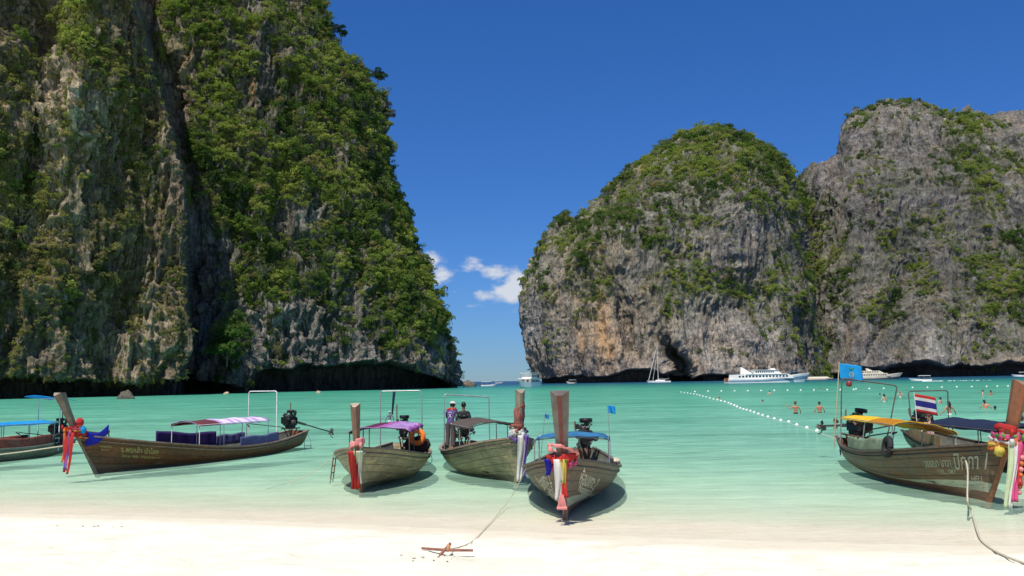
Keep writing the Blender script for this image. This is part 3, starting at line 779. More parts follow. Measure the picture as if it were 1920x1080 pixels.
# ------------------------------------------------------------------ mesh builder
class MB:
    def __init__(s): s.v = []; s.f = []; s.m = []; s.sm = []
    def add(s, V, Fs, mi=0, smooth=False):
        o = len(s.v); s.v += [tuple(v) for v in V]
        for f in Fs: s.f.append(tuple(i+o for i in f)); s.m.append(mi); s.sm.append(smooth)
    def box(s, c, size, rot=None, mi=0, bev=0.0):
        x, y, z = (k/2 for k in size)
        if bev <= 0:
            V = [Vector((a*x, b*y, d*z)) for a in (-1, 1) for b in (-1, 1) for d in (-1, 1)]
            Fs = [(0, 1, 3, 2), (4, 6, 7, 5), (0, 4, 5, 1), (2, 3, 7, 6), (0, 2, 6, 4), (1, 5, 7, 3)]
        else:
            bm = bmesh.new(); bmesh.ops.create_cube(bm, size=1.0)
            for v in bm.verts: v.co = Vector((v.co.x*x*2, v.co.y*y*2, v.co.z*z*2))
            bmesh.ops.bevel(bm, geom=bm.edges[:], offset=bev, segments=1, affect='EDGES')
            bm.verts.index_update()
            V = [v.co.copy() for v in bm.verts]; Fs = [tuple(v.index for v in f.verts) for f in bm.faces]; bm.free()
        if rot is not None: V = [rot @ v for v in V]
        s.add([v+Vector(c) for v in V], Fs, mi)
    def tube(s, pts, r, seg=8, mi=0, caps=True, flat=1.0):
        pts = [Vector(p) for p in pts]; n = len(pts)
        rs = r if isinstance(r, (list, tuple)) else [r]*n
        V = []; up = None
        for i, p in enumerate(pts):
            t = (pts[min(i+1, n-1)]-pts[max(i-1, 0)])
            if t.length < 1e-9: t = Vector((0, 0, 1))
            t.normalize()
            if up is None: up = t.orthogonal().normalized()
            up = (up-t*up.dot(t))
            if up.length < 1e-6: up = t.orthogonal()
            up.normalize(); w = t.cross(up)
            for k in range(seg):
                a = 2*math.pi*k/seg
                V.append(p+(up*math.cos(a)+w*math.sin(a)*flat)*rs[i])
        Fs = [(i*seg+k, i*seg+(k+1) % seg, (i+1)*seg+(k+1) % seg, (i+1)*seg+k) for i in range(n-1) for k in range(seg)]
        s.add(V, Fs, mi, True)
        if caps: s.add(V[:seg], [tuple(range(seg))[::-1]], mi); s.add(V[-seg:], [tuple(range(seg))], mi)
    def lathe(s, p0, axis, prof, seg=14, mi=0):
        """prof = (distance along the axis, radius)"""
        a = Vector(axis).normalized(); u = a.orthogonal().normalized(); w = a.cross(u); V = []
        for (h, r) in prof:
            for k in range(seg):
                q = 2*math.pi*k/seg
                V.append(Vector(p0)+a*h+(u*math.cos(q)+w*math.sin(q))*r)
        n = len(prof)
        Fs = [(i*seg+k, i*seg+(k+1) % seg, (i+1)*seg+(k+1) % seg, (i+1)*seg+k) for i in range(n-1) for k in range(seg)]
        s.add(V, Fs, mi, True)
        s.add(V[:seg], [tuple(range(seg))[::-1]], mi); s.add(V[-seg:], [tuple(range(seg))], mi)
    def ell(s, c, r, seg=12, rings=8, mi=0, fn=None):
        V = []; Fs = []
        for i in range(rings+1):
            th = math.pi*i/rings
            for k in range(seg):
                ph = 2*math.pi*k/seg
                d = Vector((math.sin(th)*math.cos(ph), math.sin(th)*math.sin(ph), math.cos(th)))
                q = fn(d) if fn else 1.0
                V.append(Vector(c)+Vector((d.x*r[0], d.y*r[1], d.z*r[2]))*q)
        for i in range(rings):
            for k in range(seg):
                Fs.append((i*seg+k, (i+1)*seg+k, (i+1)*seg+(k+1) % seg, i*seg+(k+1) % seg))
        s.add(V, Fs, mi, True)
    def sheet(s, fn, nu, nv, th=0.012, mi=0, mfn=None):
        """a cloth: fn(u, v) -> point; closed with a real thickness"""
        P = [[Vector(fn(i/nu, j/nv)) for j in range(nv+1)] for i in range(nu+1)]
        Nn = [[None]*(nv+1) for _ in range(nu+1)]
        for i in range(nu+1):
            for j in range(nv+1):
                a = P[min(i+1, nu)][j]-P[max(i-1, 0)][j]; b = P[i][min(j+1, nv)]-P[i][max(j-1, 0)]
                n = a.cross(b); Nn[i][j] = n.normalized() if n.length > 1e-9 else Vector((0, 0, 1))
        V = [P[i][j]+Nn[i][j]*th/2 for i in range(nu+1) for j in range(nv+1)]+[P[i][j]-Nn[i][j]*th/2 for i in range(nu+1) for j in range(nv+1)]
        o = (nu+1)*(nv+1); w = nv+1
        base = len(s.v)
        s.v += [tuple(v) for v in V]
        for i in range(nu):
            for j in range(nv):
                m = mfn((i+.5)/nu, (j+.5)/nv) if mfn else mi
                a, b, c, d = i*w+j, (i+1)*w+j, (i+1)*w+j+1, i*w+j+1
                s.f.append(tuple(base+q for q in (a, b, c, d))); s.m.append(m); s.sm.append(True)
                s.f.append(tuple(base+o+q for q in (d, c, b, a))); s.m.append(m); s.sm.append(True)
        def rim(a, b): s.f.append((base+a, base+b, base+o+b, base+o+a)); s.m.append(mi); s.sm.append(False)
        for i in range(nu): rim((i+1)*w, i*w); rim(i*w+nv, (i+1)*w+nv)
        for j in range(nv): rim(j, j+1); rim(nu*w+j+1, nu*w+j)
    def build(s, name, mats, parent=None, off=(0, 0, 0)):
        me = bpy.data.meshes.new(name)
        ox, oy, oz = off
        me.from_pydata([(v[0]-ox, v[1]-oy, v[2]-oz) for v in s.v], [], s.f)
        me.polygons.foreach_set('material_index', s.m)
        me.polygons.foreach_set('use_smooth', s.sm)
        o = mesh_obj(name, me, mats, parent)
        return o
def one(name, mats, parent=None, off=(0, 0, 0), **kw):
    """one(..., box=(...)) : a single-shape part"""
    m = MB()
    for k, a in kw.items(): getattr(m, k)(*a) if isinstance(a, tuple) else [getattr(m, k)(*q) for q in a]
    return m.build(name, mats, parent, off)
def copy_tree(o, parent=None):
    c = o.copy(); COL.objects.link(c); c.parent = parent
    for ch in list(o.children): copy_tree(ch, c)
    return c
def cspline(xs, ys):
    xs = np.array(xs, float); ys = np.array(ys, float)
    def f(x):
        i = int(np.clip(np.searchsorted(xs, x)-1, 0, len(xs)-2))
        t = (x-xs[i])/(xs[i+1]-xs[i])
        m0 = (ys[i+1]-ys[max(i-1, 0)])/(xs[i+1]-xs[max(i-1, 0)])*(xs[i+1]-xs[i])
        j = min(i+2, len(xs)-1)
        m1 = (ys[j]-ys[i])/(xs[j]-xs[i])*(xs[i+1]-xs[i])
        t = min(max(t, 0), 1)
        return float((2*t**3-3*t*t+1)*ys[i]+(t**3-2*t*t+t)*m0+(-2*t**3+3*t*t)*ys[i+1]+(t**3-t*t)*m1)
    return f

# common materials
CHROME = simple('galvanised_pipe', (.42, .42, .40), .45, .25, 14, .6)
WHITE_PIPE = simple('white_painted_pipe', (.70, .69, .65), .5, .15, 10, 0, dirt=(.4, .33, .25))
DARK_PIPE = simple('dark_pipe', (.10, .085, .07), .6, .3, 14)
RUST = simple('rusty_steel', (.16, .085, .05), .75, .4, 18)
BLACK_IRON = simple('greasy_black_iron', (.022, .021, .020), .42, .5, 20, .3)
GREY_IRON = simple('dull_engine_metal', (.11, .10, .09), .5, .4, 20, .6)
RUBBER = simple('tyre_rubber', (.018, .018, .018), .8, .3, 9)
ROPE_M = simple('pale_rope', (.52, .46, .33), .9, .25, 40)
DECK_WOOD = simple('deck_boards', (.20, .145, .09), .8, .35, 9)
def cloth(name, c, var=.12): return simple(name, c, .85, var, 5, 0, .1, .3, trans=(.22, tuple(min(1, k*1.1) for k in c)))
C_WHITE = cloth('white_cloth', (.70, .68, .63), .2); C_RED = cloth('red_cloth', (.52, .045, .04)); C_PINK = cloth('pink_cloth', (.62, .09, .22)); C_ORANGE = cloth('orange_cloth', (.68, .20, .06))
C_YELLOW = cloth('yellow_cloth', (.66, .52, .10)); C_GREEN = cloth('green_cloth', (.10, .34, .07)); C_BLUE = cloth('blue_cloth', (.03, .035, .42)); C_PURPLE = cloth('purple_cloth', (.20, .11, .40))
C_SKY = cloth('bright_blue_cloth', (.02, .33, .72)); C_NAVY = cloth('dark_blue_cloth', (.025, .035, .075)); C_LACE = cloth('pink_lace', (.80, .32, .30)); C_PALE = cloth('pale_green_cloth', (.55, .62, .38))

# ------------------------------------------------------------------ long-tail boats
def hull_material(name, base, warm, grime, bottom, stripe):
    m, nt = new_mat(name)
    tcn = N(nt, 'ShaderNodeTexCoord'); O = tcn.outputs['Object']
    s = N(nt, 'ShaderNodeSeparateXYZ'); L(nt, O, s.inputs[0])
    def at(n):
        a = N(nt, 'ShaderNodeAttribute'); a.attribute_name = n; return a.outputs['Fac']
    n1 = noise_node(nt, 2.2, 6, .65, O, (.35, 1, 2.2)); n2 = noise_node(nt, 9, 5, .7, O, (.25, 1, 3)); n3 = noise_node(nt, 1.2, 4, .6, O)
    c = ramp(nt, n1, [(.3, tuple(k*.55 for k in base)), (.55, base), (.75, warm)])
    c = mixc(nt, .6, c, mixc(nt, 1.0, c, ramp(nt, n2, [(.3, (.55, .55, .52)), (.7, (1.35, 1.33, 1.3))]), 'MULTIPLY'))
    c = mixc(nt, maprange(nt, n3, .48, .68, 0, .7), c, grime)
    # plank seams: caulked lines every strake
    st = mth(nt, 'FRACT', mth(nt, 'MULTIPLY', at('strake'), 6.0))
    seam = maprange(nt, mth(nt, 'ABSOLUTE', mth(nt, 'SUBTRACT', st, .5)), .455, .49, 0, 1)
    butt = mth(nt, 'ABSOLUTE', mth(nt, 'SUBTRACT', mth(nt, 'FRACT', mth(nt, 'ADD', mth(nt, 'MULTIPLY', s.outputs[0], .42), mth(nt, 'MULTIPLY', mth(nt, 'FLOOR', mth(nt, 'MULTIPLY', at('strake'), 6.0)), .37))), .5))
    seam2 = mth(nt, 'MAXIMUM', seam, maprange(nt, butt, .493, .498, 0, 1))
    scum = noise_node(nt, 3.0, 6, .75, O, (.5, 1, 3.2))
    c = mixc(nt, maprange(nt, scum, .56, .62, 0, .6), c, mixc(nt, 1.0, c, (1.75, 1.65, 1.45), 'MULTIPLY'))
    runs = noise_node(nt, 5.0, 5, .7, O, (2.2, 1, .25))
    c = mixc(nt, maprange(nt, runs, .54, .66, 0, .55), c, mixc(nt, 1.0, c, (.40, .36, .32), 'MULTIPLY'))
    c = mixc(nt, mth(nt, 'MULTIPLY', seam2, .85), c, tuple(k*.18 for k in base))
    # boot top: pale wedge that widens to the stem, antifouling below it
    z = mth(nt, 'ADD', s.outputs[2], mth(nt, 'MULTIPLY', mth(nt, 'SUBTRACT', n2, .5), .03))
    lo = mth(nt, 'ADD', mth(nt, 'MULTIPLY', at('bowness'), .19), .02)
    hi = mth(nt, 'ADD', lo, mth(nt, 'ADD', mth(nt, 'MULTIPLY', at('bowness'), .19 if stripe else .0), .012))
    wear = maprange(nt, n2, .3, .55, .45, 1)
    c = mixc(nt, mth(nt, 'MULTIPLY', mth(nt, 'LESS_THAN', z, hi), mth(nt, 'MULTIPLY', wear, .95 if stripe else .35)), c, stripe if stripe else (.3, .3, .22))
    c = mixc(nt, mth(nt, 'MULTIPLY', mth(nt, 'LESS_THAN', z, lo), .97), c, mixc(nt, maprange(nt, n1, .4, .7, 0, .7), bottom, tuple(k*.45 for k in bottom)))
    wetl = maprange(nt, s.outputs[2], .0, .10, .55, 1)
    h = mth(nt, 'ADD', mth(nt, 'MULTIPLY', n2, .5), mth(nt, 'MULTIPLY', seam2, -1.2))
    finish(nt, c, maprange(nt, n1, .3, .7, .42, .7), h, .6, .012, .35)
    return m
def darker(c, k): return tuple(x*k for x in c)
class Boat: pass
def longtail(spec):
    b = Boat(); b.s = spec
    bow = at_z(*spec['bow'], 0.0); st = at_z(*spec['stern'], 0.0)
    v = bow-st; Lh = v.length; b.L = Lh
    root = empty('longtail_boat', st, math.atan2(v.y, v.x)); b.root = root; root.rotation_euler[0] = math.radians(spec.get('heel', 0))
    tag(root, spec['label'], 'boat', 'wooden long-tail boats moored off the beach')
    B = spec.get('beam', 1.2); top = spec.get('top', 2.6); kick = spec.get('kick', .0)
    bf = cspline([0, .15, .35, .55, .72, .85, .93, 1], [.40, .70, .95, 1.0, .88, .62, .36, .07])
    rr = spec.get('rail', (.78, .60, .48, .50, .68, 1.0, 1.28))
    rf = cspline([0, .12, .3, .5, .7, .88, 1], rr)
    kf = cspline([0, .15, .5, .85, 1], [.10, -.10, -.22, -.16, -.12])
    RK = spec.get('rake', .62)
    def stemx(z): return RK*z if z < 1.3 else RK*1.3+(z-1.3)*RK*spec.get('prowlean', .85)
    t_ = [0, .18, .36, .50, .62, .74, .87, 1.0]
    ym = cspline(t_, [0, .32, .56, .71, .81, .89, .955, 1.0]); zm = cspline(t_, [0, .06, .18, .32, .46, .62, .81, 1.0])
    def hp(s, t, side, off=0.0):
        w = float(sstep(.50, .98, s)); w2 = float(sstep(.45, 1.0, s))
        bb = B*bf(s)+off; k = kf(s)-0; r = rf(s)
        y = ym(t)*(1-w)+(t**.9)*w; z = k+(r-k)*(zm(t)*(1-w)+t*w)
        aft = -(1-float(sstep(0, .10, s)))*0.30*max(0, z)      # the counter overhangs a little
        return Vector((s*Lh+w2*stemx(z)+aft, side*(y*bb), z))
    b.hp = hp; b.rf = rf; b.bf = bf; b.B = B
    mat = hull_material('hull_planking', spec['base'], spec['warm'], spec['grime'], spec['bottom'], spec.get('stripe'))
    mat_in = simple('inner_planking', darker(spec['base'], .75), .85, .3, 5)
    # shell: outside, inside, rail closed; lapped planking sits proud row by row
    nS, nT = 46, 18
    V = []; Fs = []; mi = []; strake = []; bown = []
    def nrm(s, t, side):
        e = 1e-3
        a = hp(min(s+e, 1), t, side)-hp(max(s-e, 0), t, side); c_ = hp(s, min(t+e, 1), side)-hp(s, max(t-e, 0), side)
        n = a.cross(c_)*side
        return n.normalized() if n.length > 1e-12 else Vector((0, side, 0))
    for side in (1, -1):
        for shell in (0, 1):
            base = len(V)
            for i in range(nS+1):
                s = (i/nS); s = 1-(1-s)**1.25
                for j in range(nT+1):
                    t = j/nT
                    p = hp(s, t, side)
                    if shell == 0:
                        p = p-nrm(s, t, side)*(-1)*0.010*(1-((t*6) % 1.0))*0.0
                    else:
                        th = .045*min(1, (1-s)*9)
                        p = Vector((p.x, side*max(0, abs(p.y)-th), p.z+(.05 if t < .05 else 0)))
                    V.append(p); strake.append(t); bown.append(float(sstep(.60, 1.0, s)))
            for i in range(nS):
                for j in range(nT):
                    q = [base+i*(nT+1)+j, base+(i+1)*(nT+1)+j, base+(i+1)*(nT+1)+j+1, base+i*(nT+1)+j+1]
                    if (side == 1) == (shell == 0): q = q[::-1]
                    Fs.append(tuple(q)); mi.append(shell)
        o_ = len(V)-2*(nS+1)*(nT+1); i_ = o_+(nS+1)*(nT+1)
        for i in range(nS):      # top edge
            Fs.append((o_+i*(nT+1)+nT, o_+(i+1)*(nT+1)+nT, i_+(i+1)*(nT+1)+nT, i_+i*(nT+1)+nT)); mi.append(0)
    # transom
    k = len(V)
    for j in range(nT+1): V.append(hp(0, j/nT, 1)); strake.append(j/nT); bown.append(0)
    for j in range(nT+1): V.append(hp(0, j/nT, -1)); strake.append(j/nT); bown.append(0)
    for j in range(nT): Fs.append((k+j, k+nT+1+j, k+nT+2+j, k+j+1)); mi.append(0)
    me = bpy.data.meshes.new('hull'); me.from_pydata([tuple(p) for p in V], [], Fs)
    me.polygons.foreach_set('material_index', mi); me.polygons.foreach_set('use_smooth', [True]*len(Fs))
    for nm, val in (('strake', strake), ('bowness', bown)):
        a = me.attributes.new(nm, 'FLOAT', 'POINT'); a.data.foreach_set('value', val)
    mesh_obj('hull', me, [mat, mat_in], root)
    # rails, rubbing strake
    rail_m = simple('rail_timber_'+spec['id'], spec.get('railc', darker(spec['warm'], .9)), .7, .35, 8)
    for side in (1, -1):
        m = MB(); pts = [hp(1-(1-i/36)**1.2*1.0, 1, side) for i in range(37)]
        for i in range(len(pts)-1):
            pass
        Vr = []
        for i, p in enumerate(pts):
            w = .055
            for (dy, dz) in ((-w, -.012), (w*.8, -.012), (w*.8, .035), (-w, .035)): Vr.append(Vector((p.x, p.y+dy*side, p.z+dz)))
        m.add(Vr, [(i*4+a, i*4+(a+1) % 4, (i+1)*4+(a+1) % 4, (i+1)*4+a) for i in range(36) for a in range(4)]+[(0, 1, 2, 3), (144+3, 144+2, 144+1, 144)], 0)
        pts = [hp(1-(1-i/30)**1.2*.98, .90, side) for i in range(31)]
        m.tube([p+Vector((0, side*.012, 0)) for p in pts], .022, 6)
        m.build('gunwale', rail_m, root)
    # stem post and prow: one heavy timber from the forefoot to well above the rail
    prow_side = simple('prow_timber_'+spec['id'], spec.get('prowc', spec['base']), .65, .3, 5, dirt=darker(spec['base'], .5))
    prow_front = simple('prow_front_'+spec['id'], spec.get('frontc', (.20, .07, .05)), .6, .3, 6)
    prow_top = simple('prow_cap_'+spec['id'], spec.get('capc', (.30, .25, .20)), .8, .2, 6)
    pw = spec.get('pw', .15)
    m = MB(); rings = []
    zs = [-.14, 0, .25, .55, .85, 1.1, 1.3, 1.5, 1.75, 2.0, 2.25, top]
    for z in zs:
        u = max(0, min(1, (z-1.15)/(top-1.15)))
        hw = .055+(pw-.055)*(.35*sstep(.9, 1.35, z)+.65*u); fr = .045+.05*u+.03*sstep(1.1, 1.4, z); bk = .10+.12*u
        x = Lh+stemx(z)
        ring = [Vector((x-bk, hw*.72, z-.02)), Vector((x+fr*.15, hw, z)), Vector((x+fr, hw*.28, z+.01)), Vector((x+fr, -hw*.28, z+.01)), Vector((x+fr*.15, -hw, z)), Vector((x-bk, -hw*.72, z-.02))]
        if z == top:
            for q, dz in zip(ring, (.07, .05, -.05, -.05, .05, .07)): q.z += dz*spec.get('capslant', 1)
        rings.append(ring)
    Vp = [q for r_ in rings for q in r_]
    for i in range(len(rings)-1):
        for a in range(6):
            m.add([Vp[i*6+a], Vp[i*6+(a+1) % 6], Vp[(i+1)*6+(a+1) % 6], Vp[(i+1)*6+a]], [(3, 2, 1, 0)], 1 if a == 2 else 0)
    m.add(rings[-1], [(5, 4, 3, 2, 1, 0)], 2); m.add(rings[0], [(0, 1, 2, 3, 4, 5)], 0)
    m.build('prow', [prow_side, prow_front, prow_top], root)
    b.stemx = stemx; b.top = top; b.Lh = Lh
    # floor boards and thwarts
    m = MB(); nb = 7
    fz = .16
    for s0, s1 in ((.05, .80),):
        P = 16
        for kx in range(nb):
            a0 = -1+2*kx/nb+.02; a1 = -1+2*(kx+1)/nb-.02
            Vv = []
            for i in range(P+1):
                s = s0+(s1-s0)*i/P; w = (B*bf(s)-.09)*.58
                Vv += [Vector((s*Lh, w*a0, fz)), Vector((s*Lh, w*a1, fz)), Vector((s*Lh, w*a1, fz-.025)), Vector((s*Lh, w*a0, fz-.025))]
            m.add(Vv, [(i*4+q, i*4+(q+1) % 4, (i+1)*4+(q+1) % 4, (i+1)*4+q) for i in range(P) for q in range(4)], 0)
    m.build('floor_boards', DECK_WOOD, root)
    for s in spec.get('thwarts', (.30, .42, .54, .66)):
        w = B*bf(s)-.06
        one('thwart', DECK_WOOD, root, box=((s*Lh, 0, rf(s)-.14), (.24, 2*w, .035)))
    # fore deck
    m = MB(); Vv = []; P = 10
    for i in range(P+1):
        s = .80+.185*i/P; w = max(.02, B*bf(s)-.05); z = rf(s)-.06; x = s*Lh+float(sstep(.45, 1, s))*stemx(z)
        Vv += [Vector((x, -w, z)), Vector((x, 0, z+.03)), Vector((x, w, z))]
    m.add(Vv, [(i*3+q, i*3+q+1, (i+1)*3+q+1, (i+1)*3+q) for i in range(P) for q in range(2)], 0)
    m.build('fore_deck', DECK_WOOD, root)
    return b
def bl(b, s, y, z): return Vector((s*b.L, y, z))
def canopy(b, s0, s1, z, hw, mats, arch=.16, posts=4, pipe=None, droop=.06, tilt=0.0, mfn=None, zb=None, over=.06):
    pipe = pipe or CHROME
    m = MB(); x0, x1 = s0*b.L, s1*b.L; ph = random.random()*6
    def fn(u, v):
        y = (v*2-1)
        x = x0+(x1-x0)*u
        bays = abs(math.sin(math.pi*u*(posts-1)))
        zz = z+arch*(1-y*y)-droop*bays*(.4+.6*abs(y))+tilt*(u-.5)+.012*math.sin(u*17+ph+y*3)+.01*math.sin(y*9+ph)
        if abs(y) > .93: zz -= .05
        return (x, y*hw, zz)
    m.sheet(fn, 20, 12, .015, 0, mfn)
    m.build('canopy', mats, b.root)
    for i in range(posts):
        u = i/(posts-1); x = x0+(x1-x0)*(.02+.96*u); s = x/b.L; zt = z+tilt*(u-.5)
        zr = b.rf(s)
        yr = min(hw-.03, b.B*b.bf(s)-.03)
        for side in (1, -1):
            m = MB(); m.tube([(x, side*yr, zr-.25), (x, side*(hw-.04), zt-.03)], .017, 6); m.build('canopy_post', pipe, b.root)
        m = MB(); m.tube([(x, (k/8*2-1)*(hw-.04), zt-.03+arch*(1-(k/8*2-1)**2)) for k in range(9)], .015, 6); m.build('canopy_hoop', pipe, b.root)
    for side in (1, -1):
        m = MB(); m.tube([(x0+.02*b.L*0, side*(hw-.04), z-tilt*.5-.03), (x1, side*(hw-.04), z+tilt*.5-.03)], .014, 6); m.build('canopy_rail', pipe, b.root)
def tall_frame(b, s, z, hw, pipe=None, lean=0.0, dz=0.0, y0=0.0):
    pipe = pipe or CHROME
    x = s*b.L; zr = .2
    for side in (1, -1):
        m = MB(); zt = z+side*dz; yb = min(hw, b.B*b.bf(s)-.08)
        m.tube([(x, y0+side*yb, zr), (x+lean, y0+side*hw, zt-.08), (x+lean, y0+side*(hw-.02), zt-.03), (x+lean, y0+side*(hw-.08), zt)], .021, 8)
        m.build('frame_post', pipe, b.root)
    one('frame_bar', pipe, b.root, tube=([(x+lean, y0-hw+.07, z-dz), (x+lean, y0+hw-.07, z+dz)], .021, 8))
def engine(b, x=.35, z=1.12, shaft=(3.2, .75), yaw=0.0, pitch=None, tiller=1.5, scale=1.0, screen=False, y=0.0, rodup=.5, shaftm=None):
    """car engine balanced on the sternpost, with tiller forward and the long propeller shaft aft"""
    e = empty('engine', (x, y, z), yaw); e.parent = b.root; e.scale = (scale,)*3
    def p(name, mats, m): return m.build(name, mats, e)
    m = MB(); m.box((0, 0, 0), (.62, .30, .36), None, 0, .03); m.box((0, 0, -.20), (.50, .24, .14), None, 0, .03)
    for k in range(6): m.box((-.25+k*.1, .165, .02), (.035, .03, .26), None, 0)
    for k in range(4): m.lathe((-.22+k*.14, -.15, .05), (0, -1, 0), [(0, .035), (.05, .035), (.06, .02)], 8, 0)
    p('engine_block', BLACK_IRON, m)
    m = MB(); m.box((0, 0, .235), (.56, .22, .11), None, 0, .03); m.lathe((-.1, 0, .28), (0, 0, 1), [(0, .04), (.04, .04), (.05, .02)], 10)
    p('rocker_cover', GREY_IRON, m)
    m = MB(); m.lathe((.02, .04, .32), (0, 0, 1), [(0, .06), (.05, .06), (.055, .17), (.15, .17), (.165, .15), (.17, .02)], 18)
    p('air_filter', BLACK_IRON, m)
    m = MB(); m.lathe((.31, 0, -.05), (1, 0, 0), [(0, .12), (.03, .12), (.03, .09), (.06, .09), (.06, .12), (.09, .12)], 18); m.lathe((.31, .15, .12), (1, 0, 0), [(0, .05), (.08, .05)], 12); m.lathe((.31, -.12, .17), (1, 0, 0), [(0, .045), (.08, .045)], 12)
    p('pulley', GREY_IRON, m)
    m = MB(); pts = [(.37, .12*math.sin(a)*1.25, .05+.17*math.cos(a)) for a in [k*math.pi/8 for k in range(17)]]; m.tube(pts, .012, 6)
    p('fan_belt', RUBBER, m)
    m = MB(); m.lathe((.05, .26, -.02), (1, 0, 0), [(0, .07), (.02, .085), (.16, .085), (.18, .06)], 14)
    p('alternator', GREY_IRON, m)
    m = MB(); m.tube([(-.2, -.17, .08), (.1, -.22, .08), (.22, -.22, .0)], .035, 8); m.tube([(-.22, -.18, .08), (-.28, -.22, .2), (-.30, -.22, .30+rodup)], .022, 8)
    p('exhaust_pipe', RUST, m)
    m = MB()
    m.box((.45, 0, .06), (.05, .30, .28), None, 0, .02)
    for k in range(7): m.box((.48, -.12+k*.04, .06), (.012, .012, .24), None, 0)
    m.lathe((.45, .05, .20), (0, 0, 1), [(0, .03), (.04, .03), (.045, .045), (.06, .045)], 10)
    p('radiator', BLACK_IRON, m)
    m = MB()
    for yy in (.13, -.13):
        m.box((-.02, yy, -.30), (.95, .045, .05)); m.tube([(-.30, yy, -.3), (-.1, yy*.5, -.72)], .025, 6); m.tube([(.25, yy, -.3), (.02, yy*.5, -.72)], .025, 6)
    m.lathe((-.04, 0, -.98), (0, 0, 1), [(0, .06), (.30, .06)], 10); m.box((-.04, 0, -.72), (.2, .3, .04))
    p('engine_mount', RUST, m)
    m = MB(); m.tube([(.45, .0, -.26), (.7, 0, -.20), (.45+tiller, .02, -.10+.06*tiller)], [.02, .018, .016], 8); m.tube([(.40+tiller, .02, -.10), (.58+tiller, .02, -.085+.06*tiller)], .024, 8)
    p('tiller', DARK_PIPE, m)
    ln, dp = shaft
    m = MB(); a = Vector((-.31, 0, -.02)); bb = Vector((-.31-ln, 0, -.02-dp))
    m.tube([a, a.lerp(bb, .28)], .055, 8); m.tube([a.lerp(bb, .28), bb], .030, 8)
    p('drive_shaft', shaftm or GREY_IRON, m)
    m = MB(); d = (bb-a).normalized(); u = d.orthogonal().normalized(); w = d.cross(u)
    m.lathe(bb, d, [(-.08, .035), (.04, .045), (.10, .02)], 10)
    for k in range(3):
        q = 2*math.pi*k/3+.4; r = u*math.cos(q)+w*math.sin(q); t = d.cross(r)
        def fn(aa, cc, r=r, t=t): rr = .03+.15*aa; return bb+r*rr+(t*(cc-.5)*.16*math.sin(math.pi*(.15+.8*aa))+d*(cc-.5)*.07)
        m.sheet(fn, 5, 4, .01)
    m.tube([bb+Vector((.10, 0, 0)), bb+Vector((.02, 0, -.20)), bb+Vector((-.12, 0, -.26))], .018, 6)
    p('propeller', GREY_IRON, m)
    m = MB()
    rnd = random.Random(int(abs(x*100)+ln*10))
    for k in range(7):
        q = [Vector((rnd.uniform(-.3, .4), rnd.uniform(-.2, .2), rnd.uniform(-.1, .35))) for _ in range(3)]
        m.tube([q[0], q[0].lerp(q[1], .5)+Vector((0, .1, .12)), q[1], q[1].lerp(q[2], .5)+Vector((0, -.08, .1)), q[2]], .012, 6)
    m.box((.1, -.2, .28), (.16, .09, .13), None, 0, .01); m.lathe((-.22, .1, .28), (0, 0, 1), [(0, .05), (.16, .05), (.18, .03)], 10)
    p('hoses', RUBBER, m)
    return e
def side_screen(b, s0, s1, z, h, side, mats, yin=.04, name='side_screen', folds=9, mfn=None, zbase=None):
    m = MB()
    def fn(u, v):
        s = s0+(s1-s0)*u; y = side*(b.B*b.bf(s)-yin+.015*math.sin(u*folds*6.28)*v)
        zb = (b.rf(s) if zbase is None else zbase)
        return (s*b.L, y, zb+.0+h*v+.02*math.sin(u*11)*v)
    m.sheet(fn, 28, 5, .02, 0, mfn)
    return m.build(name, mats, b.root)
def local_thing(b, name, pos, label, cat, group=None):
    o = empty(name, b.root.matrix_basis @ Vector(pos) if False else b.mw @ Vector(pos), b.root.rotation_euler[2])
    return tag(o, label, cat, group)
